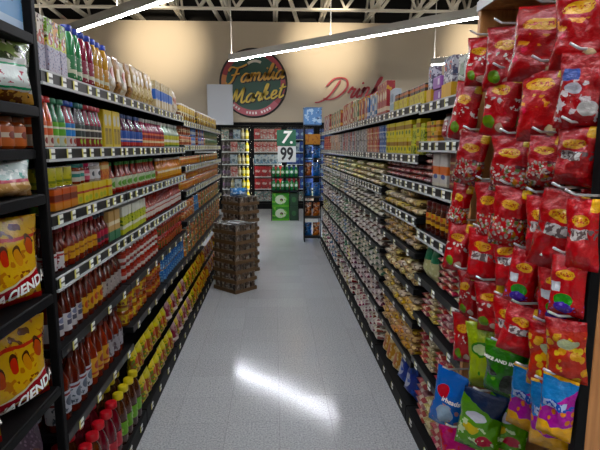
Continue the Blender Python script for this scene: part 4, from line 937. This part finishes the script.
FACE = math.radians(-46)
for kind, rw, yy, zb, h_, w_ in BAGS:
    k = .72 / .76; X = .72; edge = yy > 1.84 or yy < 1.2         # the outer hooks carry one bag in front of the end panels
    if edge: k = .70 / .76; X = .70
    yy = yy * k + ((.025 if rw < 4 else .055) if yy < 1.2 else 0); zb = 1.6 + (zb - 1.6) * k; h_ *= k; w_ *= k
    w_ *= 1.12; h_ *= 1.08; zb -= .008
    c = cnt.get(rw, 0); cnt[rw] = c + 1
    ang = FACE + random.uniform(-.22, .22)
    lean = random.uniform(.04, .22) if rw < 3 else random.uniform(-.12, .2)
    lab = '%s, %s row, %s hook from far end' % (CANDY[kind][0], NTH[rw] if rw else 'top', nth(c))
    n = 1 if edge else 2
    for q in range(n):
        l = lab if q == 0 else '%s, behind another, %s row, %s hook' % (CANDY[kind][0], NTH[rw] if rw else 'top', nth(c))
        o = link('candy_bag', candy_mesh(kind, (c * 2 + q + rw) % 4), None, (0, 0, 0), 0, l, 'candy bag', 'candy bags on hooks')
        sx, sz = w_ / .12, h_ / .2
        # turn about the hanging hole at the top of the bag
        piv = Vector((X + q * .1, yy + random.uniform(-.004, .004), zb + h_ - q * .004))
        rot = Matrix.Rotation(ang + (random.uniform(-.08, .08) if q else 0), 4, 'Z') @ Matrix.Rotation(lean, 4, 'Y') @ Matrix.Rotation(random.uniform(.02, .10), 4, 'X')
        o.matrix_world = Matrix.Translation(piv) @ rot @ Matrix.Diagonal((sx, 1, sz, 1)) @ Matrix.Translation((0, 0, -.2))
        if kind in ('mike', 'blue') and q == 0:
            txt, sz_, zc, xc = ('MIKE AND IKE', .0165, .148, 0) if kind == 'mike' else ('irheads', .022, .115, .022)
            me = text_mesh(txt, sz_, mat('white_print', 'f0ece4', rough=.4, vary=0), bold=.0006, shear=.15)
            for v in me.vertices:
                x, z = v.co.x + xc, v.co.z + zc + .0
                u = max(-1, min(1, x / .06 * 1.06)); vv = z / .2 * 2 - 1
                v.co = (x, -(bag_half(u, vv, .05, .085) * (1 - .42 * vv) + .014), z)
            link('lettering', me, o)
    zt = zb + h_ + .0045
    build(MB().tube([(.40 if yy > 1.14 else .002, yy - 1.105, zt), (X - .765 - .02, yy - 1.105, zt + .004), (X - .765 - .045, yy - 1.105, zt + .016)], .0035, 6), 'peg_hook', hook_m, cab)

# ---------------------------------------------------------------- stacked trays of cans in the aisle
canm = mat('can_brown', '6a5a4c', [('band', .02, .045, '9a8a78'), ('patch', 30, .55, .0, .2, 'a8a098'), ('patch', 22, .58, 0, .2, '2a2220')], rough=.35, vary=.15)
canlid = mat('can_lid', 'b0aca4', rough=.3, metal=.7, vary=0)
trm = mat('tray_card', '7c644c', rough=.7, vary=.1)
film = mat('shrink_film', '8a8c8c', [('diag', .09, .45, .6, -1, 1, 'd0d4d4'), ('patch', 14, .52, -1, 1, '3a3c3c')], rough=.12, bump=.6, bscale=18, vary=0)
g = MB()
for i in range(4):
    for j in range(5):
        Mx = Matrix.Translation((-.115 + i * .0767, -.153 + j * .0767, .004))
        g.lathe([(.036, 0), (.0375, .004), (.0375, .094), (.034, .1)], 10, 0, True, Mx)
        g.lathe([(.033, .1), (.0335, .1015), (.030, .1015)], 10, 1, True, Mx)
pack_me = g.mesh('cans', [canm, canlid])
tray_me = MB().box(-.156, .156, -.195, .195, 0, .003).box(-.156, -.153, -.195, .195, .003, .04).box(.153, .156, -.195, .195, .003, .04).box(-.153, .153, -.195, -.192, .003, .04).box(-.153, .153, .192, .195, .003, .04).mesh('tray', trm)
film_me = MB().box(-.154, .154, -.193, .193, .1062, .1075, 0, 0).mesh('shrink_film', film)
def pile(cx, cy, rz, n, what):
    for k in range(n):
        a = rz + random.uniform(-.035, .035)
        t = link('can_tray', tray_me, None, (cx + random.uniform(-.006, .006), cy + random.uniform(-.006, .006), .0005 + k * .109), a, 'cardboard tray of brown cans, %s from the floor in the %s' % (nth(k), what), 'can tray', 'can trays in the ' + what)
        link('cans', pack_me, t, kind='stuff')
        if k == n - 1: link('shrink_film', film_me, t)
pile(-.455, 5.58, math.radians(46), 7, 'nearer stack'); pile(-.44, 6.45, math.radians(40), 9, 'taller stack behind')
T('blue_pack', 'pouch', 'water_pack', 'pack', .22, .1, d=.14, body='3f78b0', lay=[('patch', 20, .55, 0, .1, 'c8dce8')])
place('blue_pack', (-.46, 6.43, .0005 + 9 * .109 + .001), .2, 'blue wrapped pack lying on the taller stack of can trays', None, False)

# ---------------------------------------------------------------- back of the shop
# round wall sign
sg = link('round_wall_sign', None, None, (-.50, 13.018, 3.18), 0, 'round green market sign with gold script on the back wall', 'sign')
RX = Matrix.Rotation(math.radians(90), 4, 'X')
R_ = .85
build(MB().lathe([(R_, 0), (R_, .06), (R_ * .955, .075), (R_ * .94, .06)], 64, 0, True, RX), 'sign_rim', mat('sign_black', '1c1414', rough=.4, vary=0), sg)
def sector(r0, r1, a0, a1, y0, y1, n=40):
    mb = MB(); vs = []; fs = []
    for k in range(n + 1):
        a = math.radians(a0 + (a1 - a0) * k / n)
        for r in (r0, r1):
            for yy in (y0, y1): vs.append((r * math.cos(a), yy, r * math.sin(a)))
    for k in range(n):
        o = 4 * k; q = o + 4; fs += [(o, o+2, q+2, q), (o+1, q+1, q+3, o+3), (o+2, o+3, q+3, q+2), (o, q, q+1, o+1)]
    fs += [(0, 1, 3, 2), (4*n, 4*n+2, 4*n+3, 4*n+1)]
    return mb.add(vs, fs)
build(sector(R_*.80, R_*.94, -40, 75, -.085, -.055), 'sign_band', mat('sign_red', '9c3038', rough=.45, vary=0), sg)
build(sector(R_*.80, R_*.94, 75, 165, -.085, -.055), 'sign_band', mat('sign_crimson', '8c2c34', rough=.45, vary=0), sg)
build(sector(R_*.80, R_*.94, 165, 205, -.085, -.055), 'sign_band', mat('sign_orange', 'c0763c', rough=.45, vary=0), sg)
build(sector(R_*.78, R_*.95, 205, 320, -.09, -.055), 'sign_band', mat('sign_rose', 'b4525c', rough=.45, vary=0), sg)
build(MB().lathe([(R_*.80, .0), (R_*.80, .082)], 64, 0, True, RX), 'sign_disc', mat('sign_green', '1f4a38', rough=.5, vary=0), sg)
g = MB()
for k in range(15):          # the small white lettering along the lower band is too fine to read: short bars
    a = math.radians(222 + k * 5.8); 
    if k in (4, 5, 10): continue
    rr = R_ * .865; cx, cz = rr * math.cos(a), rr * math.sin(a); Mx = Matrix.Translation((cx, -.095, cz)) @ Matrix.Rotation(-(a + math.pi / 2), 4, 'Y')
    g.box(-.022, .022, -.004, .004, -.03, .03, 0, 0, Mx)
build(g, 'lower_lettering', mat('sign_white', 'e4d8d4', rough=.5, vary=0), sg)
gold = mat('sign_gold', 'd09a2c', rough=.45, vary=0); yel = mat('sign_yellow', 'd8b834', rough=.45, vary=0); shd = mat('sign_shadow', '241c14', rough=.5, vary=0)
for word, m, dz_, un, ri in (('Familia', gold, .05, .2, .1), ('Market', yel, -.44, .205, .14)):
    build(script_mb(word, un, .30, .02, .3, y0=-.085, dx=.085, dz=dz_ - .02, rise=ri), 'lettering_shadow', shd, sg)
    build(script_mb(word, un, .21, .03, .3, y0=-.105, dx=.06, dz=dz_, rise=ri), 'lettering', m, sg)
build(sector(.25, .31, 60, 130, -.10, -.083).add([], []), 'sign_swirl', mat('sign_cream', 'c8c0a8', rough=.5, vary=0), sg, loc=(.05, 0, .25))
# red drinks lettering
dr = link('drinks_lettering', None, None, (2.10, 13.015, 2.84), 0, 'red script drinks lettering on the back wall', 'lettering')
build(script_mb('Drinks', .25, .2, .03, .45, y0=-.04, rise=.06), 'letters', mat('letter_red', 'a82a30', rough=.4, vary=0), dr)
build(script_mb('Drinks', .25, .28, .02, .45, y0=-.008, rise=.06), 'letter_backing', mat('letter_pale', 'b8b4ac', rough=.5, vary=0), dr)
# blank white board above the cooler
bd = link('white_board', None, None, (-1.33, 12.85, 2.15), 0, 'blank white board standing above the cooler beside the round sign', 'board')
build(MB().box(-.315, .315, -.02, .02, 0, .98, 0, .004).box(-.004, .004, -.0215, -.02, .01, .97), 'panel', mat('board_white', 'bfc2c6', rough=.5, vary=0), bd)
build(MB().box(-.28, -.24, .021, .148, .02, .06).box(.24, .28, .021, .148, .02, .06), 'bracket', black, bd)

# cooler contents
for key, shp, nm, ct, w_, h_, body, kw in (
  ('cb_purple', 'soda', 'soda_bottle', 'bottle', .09, .27, '2c1c34', dict(cap='1c1c24', label='4a3458', lz=(.3, .6))),
  ('cb_cream', 'soda', 'soda_bottle', 'bottle', .09, .27, 'c8b890', dict(cap='c8c8c0', label='d8d0b8', lz=(.3, .6))),
  ('cb_yellow', 'soda', 'soda_bottle', 'bottle', .09, .27, 'd8c860', dict(cap='d8d8c0', label='e8e4a8', lz=(.3, .6))),
  ('cb_blue', 'soda', 'soda_bottle', 'bottle', .09, .26, '2a5a98', dict(cap='c8d0d8', label='6aa0d0', lz=(.3, .6))),
  ('cc_red', 'box', 'soda_carton', 'carton', .17, .26, 'b83a40', dict(d=.14, lay=[('ell', 0, .14, .06, .04, 'e0c8c4'), ('patch', 20, .58, 0, .3, '8a2028')])),
  ('cc_pink', 'box', 'soda_carton', 'carton', .17, .25, 'c88a88', dict(d=.14, lay=[('band', .12, .19, 'b03038'), ('patch', 20, .58, 0, .3, 'd8d0cc')])),
  ('cc_white', 'box', 'soda_carton', 'carton', .17, .24, 'c0c8d0', dict(d=.14, lay=[('patch', 22, .55, 0, .3, '6a8aa8'), ('ell', 0, .1, .04, .04, '5a6a7a')])),
  ('cc_blue', 'box', 'soda_carton', 'carton', .17, .26, '2a4a9c', dict(d=.14, lay=[('ell', 0, .13, .06, .04, '9cb8d8')])),
  ('cc_teal', 'box', 'soda_carton', 'carton', .17, .24, '5a7a7a', dict(d=.14, lay=[('patch', 22, .52, 0, .3, 'c8c8c4'), ('patch', 30, .58, 0, .3, '9a3a3a')]))):
    T(key, shp, nm, ct, w_, h_, body=body, **kw)
CCOL = dict(cb_purple='dark purple', cb_cream='cream', cb_yellow='yellow', cb_blue='blue', cc_red='red', cc_pink='pink and red', cc_white='white', cc_blue='blue', cc_teal='teal and white')
P_, C_, Y_, B_ = 'cb_purple', 'cb_cream', 'cb_yellow', 'cb_blue'
DOORS = {2: [[P_] * 7] * 6,
 3: [[P_, P_, B_, B_, B_, B_, Y_], [P_, P_, C_, 'cc_white', Y_, Y_], [P_, P_, 'cc_pink', C_, Y_, Y_], [P_, P_, 'cc_white', C_, C_, Y_], [P_, P_, 'cc_pink', 'cc_teal', Y_], ['cc_teal', P_, 'cc_white', C_, Y_]],
 4: [['cc_teal'] * 4, ['cc_red'] * 4, ['cc_red'] * 4, ['cc_white'] * 4, ['cc_pink'] * 4, ['cc_red', 'cc_pink', 'cc_pink', 'cc_red']],
 5: [['cc_teal'] * 4, ['cc_red'] * 2 + ['cc_blue'] * 2, ['cc_blue'] * 4, ['cc_blue'] * 4, ['cc_pink', 'cc_white', 'cc_blue', 'cc_blue'], ['cc_pink', 'cc_blue', 'cc_blue', 'cc_blue']],
 6: [['cc_blue'] * 4] * 6}
for k, rows_ in DOORS.items():
    x0 = DX[k] + .05; span = DW - .12
    for si, keys in enumerate(rows_):
        tot = sum(TP[q]['w'] for q in keys); gp = max(.001, (span - tot) / len(keys)); cur = x0 + gp / 2
        for i, key in enumerate(keys):
            xx = cur + TP[key]['w'] / 2; cur += TP[key]['w'] + gp
            place(key, (xx, YC + .19, SZ[si] + .001), 0, '%s %s, %s along, %s shelf behind %s cooler door' % (CCOL[key], TP[key]['name'].replace('_', ' '), nth(i), ['lowest', 'second lowest', 'third lowest', 'third highest', 'second highest', 'highest'][si], NTH[k]), 'drinks in the cooler', False)

# green soda display with price sign
st = link('soda_display', None, None, (-.07, 10.85, 0), 0, 'black wire stand of green soda in front of the cooler', 'display stand')
build(MB().box(0, .60, 0, .45, .64, .665).box(0, .60, 0, .45, .93, .95), 'display_shelf', black, st)
for xx, yy in ((0, 0), (.585, 0), (0, .435), (.585, .435)): build(MB().box(xx, xx + .015, yy, yy + .015, 0, 1.2), 'stand_post', black, st)
T('gcarton', 'box', 'soda_twelve_pack', 'carton', .37, .30, d=.36, body='3f8a34', lay=[('ell', 0, .16, .12, .10, 'd0dcc4'), ('ell', .02, .15, .035, .035, '5a2a3a'), ('band', .0, .04, '6aae4a'), ('patch', 12, .6, .0, .3, '8ac060')])
T('dcarton', 'box', 'soda_twelve_pack', 'carton', .18, .30, d=.36, body='24402c', lay=[('ell', 0, .16, .05, .06, '3f6a44')])  # added box, coloured to stand for the dark side of the green carton
for k in (0, 1):
    place('gcarton', (.135, 11.06, .001 + k * .304), 0, 'light green soda carton with white oval, %s of two' % ['lower', 'upper'][k], 'green soda cartons', True)
    place('dcarton', (.425, 11.06, .001 + k * .304), 0, 'dark carton added as the dark side of the light ones, %s of two' % ['lower', 'upper'][k], 'green soda cartons', True)
T('gbottle', 'soda', 'green_soda_bottle', 'bottle', .09, .255, body='1f6a3a', cap='d8e0d8', label='4f9a5a', lay=[('ell', 0, .11, .03, .03, 'dfe8df')], lz=(.3, .62), n=12)
for s_, zz in enumerate((.667, .952)):
    for i in range(6): place('gbottle', (-.07 + .055 + i * .098, 10.93, zz), 0, 'green soda bottle, %s along the %s level of the stand' % (nth(i), ['lower', 'upper'][s_]), 'green soda bottles', False)
ps = link('price_sign', None, None, (.27, 11.1, 0), 0, 'green and white price sign above the green soda stand', 'sign')
build(MB().box(-.21, .21, -.008, .008, 1.62, 1.97, 0, .003), 'green_panel', mat('sign_7_green', '0f5a3c', rough=.4, vary=0), ps)
build(MB().box(-.19, .21, -.006, .006, 1.27, 1.615, 0, .003), 'white_panel', mat('sign_7_white', 'c8ccc8', rough=.45, vary=0), ps)
link('price_lettering', text_mesh('99', .40, mat('ink_black', '15151a', rough=.5, vary=0), extrude=.002, bold=.012), ps, (.01, -.009, 1.44)).scale = (.72, 1, .95)
link('brand_lettering', text_mesh('7', .36, mat('white_print', 'f0ece4'), extrude=.002, bold=.01, shear=.25), ps, (-.03, -.011, 1.80))
build(MB().lathe([(.03, 0), (.03, .006)], 12, 0, True, Matrix.Translation((.11, -.009, 1.70)) @ RX), 'brand_dot', mat('white_print', 'f0ece4'), ps)
build(MB().tube([(0, .015, .951), (0, .015, 1.9)], .012, 6), 'sign_pole', black, ps)

# narrow display tower at the far end of the dry goods shelving
tw = link('display_tower', None, None, (.50, 8.34, 0), 0, 'narrow blue topped display tower ending the dry goods shelving', 'display stand')
for xx, yy in ((0, 0), (.27, 0), (0, .3), (.27, .3)): build(MB().box(xx, xx + .012, yy, yy + .012, 0, 1.96), 'tower_post', black, tw)
for zz in (.08, .42, .76, 1.10, 1.40, 1.64): build(MB().box(.0, .282, .0, .312, zz - .012, zz, 0, .002), 'tower_shelf', black, tw)
build(MB().box(0, .285, 0, .31, 1.96, 2.23, 0, .004).box(-.01, .295, -.01, .32, 2.231, 2.24), 'header_box', [mat('tower_blue', '4f86c0', [('patch', 14, .55, 0, 3, 'a8c8e0'), ('patch', 20, .62, 0, 3, '2a4a78')], rough=.4, vary=0)], tw)
build(MB().box(.0, .006, .02, .3, 0, 1.96), 'side_panel', black, tw)
T('ts_orange', 'pouch', 'snack_bag', 'bag', .13, .24, d=.06, body='c8702c', lay=[('patch', 20, .5, 0, .3, '6a3424'), ('patch', 30, .6, 0, .3, 'c8b8a0')])
T('ts_blue', 'pouch', 'snack_bag', 'bag', .13, .24, d=.06, body='3f70b0', lay=[('patch', 20, .58, 0, .3, '9ab0c8'), ('patch', 26, .58, 0, .3, '2a2a4a')])
T('ts_gold', 'box', 'snack_box', 'box', .25, .17, d=.2, body='d8921c', lay=[('patch', 20, .58, 0, .3, 'b86a1c')])
place('ts_gold', (.64, 8.47, 1.641), 0, 'orange snack box near the top of the display tower', None, True)
for s_, (zz, a, b) in enumerate(((.081, 'ts_blue', 'ts_orange'), (.421, 'ts_orange', 'ts_orange'), (.761, 'ts_blue', 'ts_blue'), (1.101, 'ts_orange', 'ts_blue'), (1.401, 'ts_blue', 'ts_blue'))):
    for i, key in enumerate((a, b)):
        o = place(key, (.572 + i * .140, 8.43, zz + .02), 0, '%s snack bag, %s on the %s tower level' % ({'ts_orange': 'orange', 'ts_blue': 'blue'}[key], ['aisle side', 'shelf side'][i], ['lowest', 'second lowest', 'middle', 'second highest', 'highest'][s_]), 'snack bags on the display tower', False)
        o.scale = (.93, .9, .95 if s_ < 4 else .8)
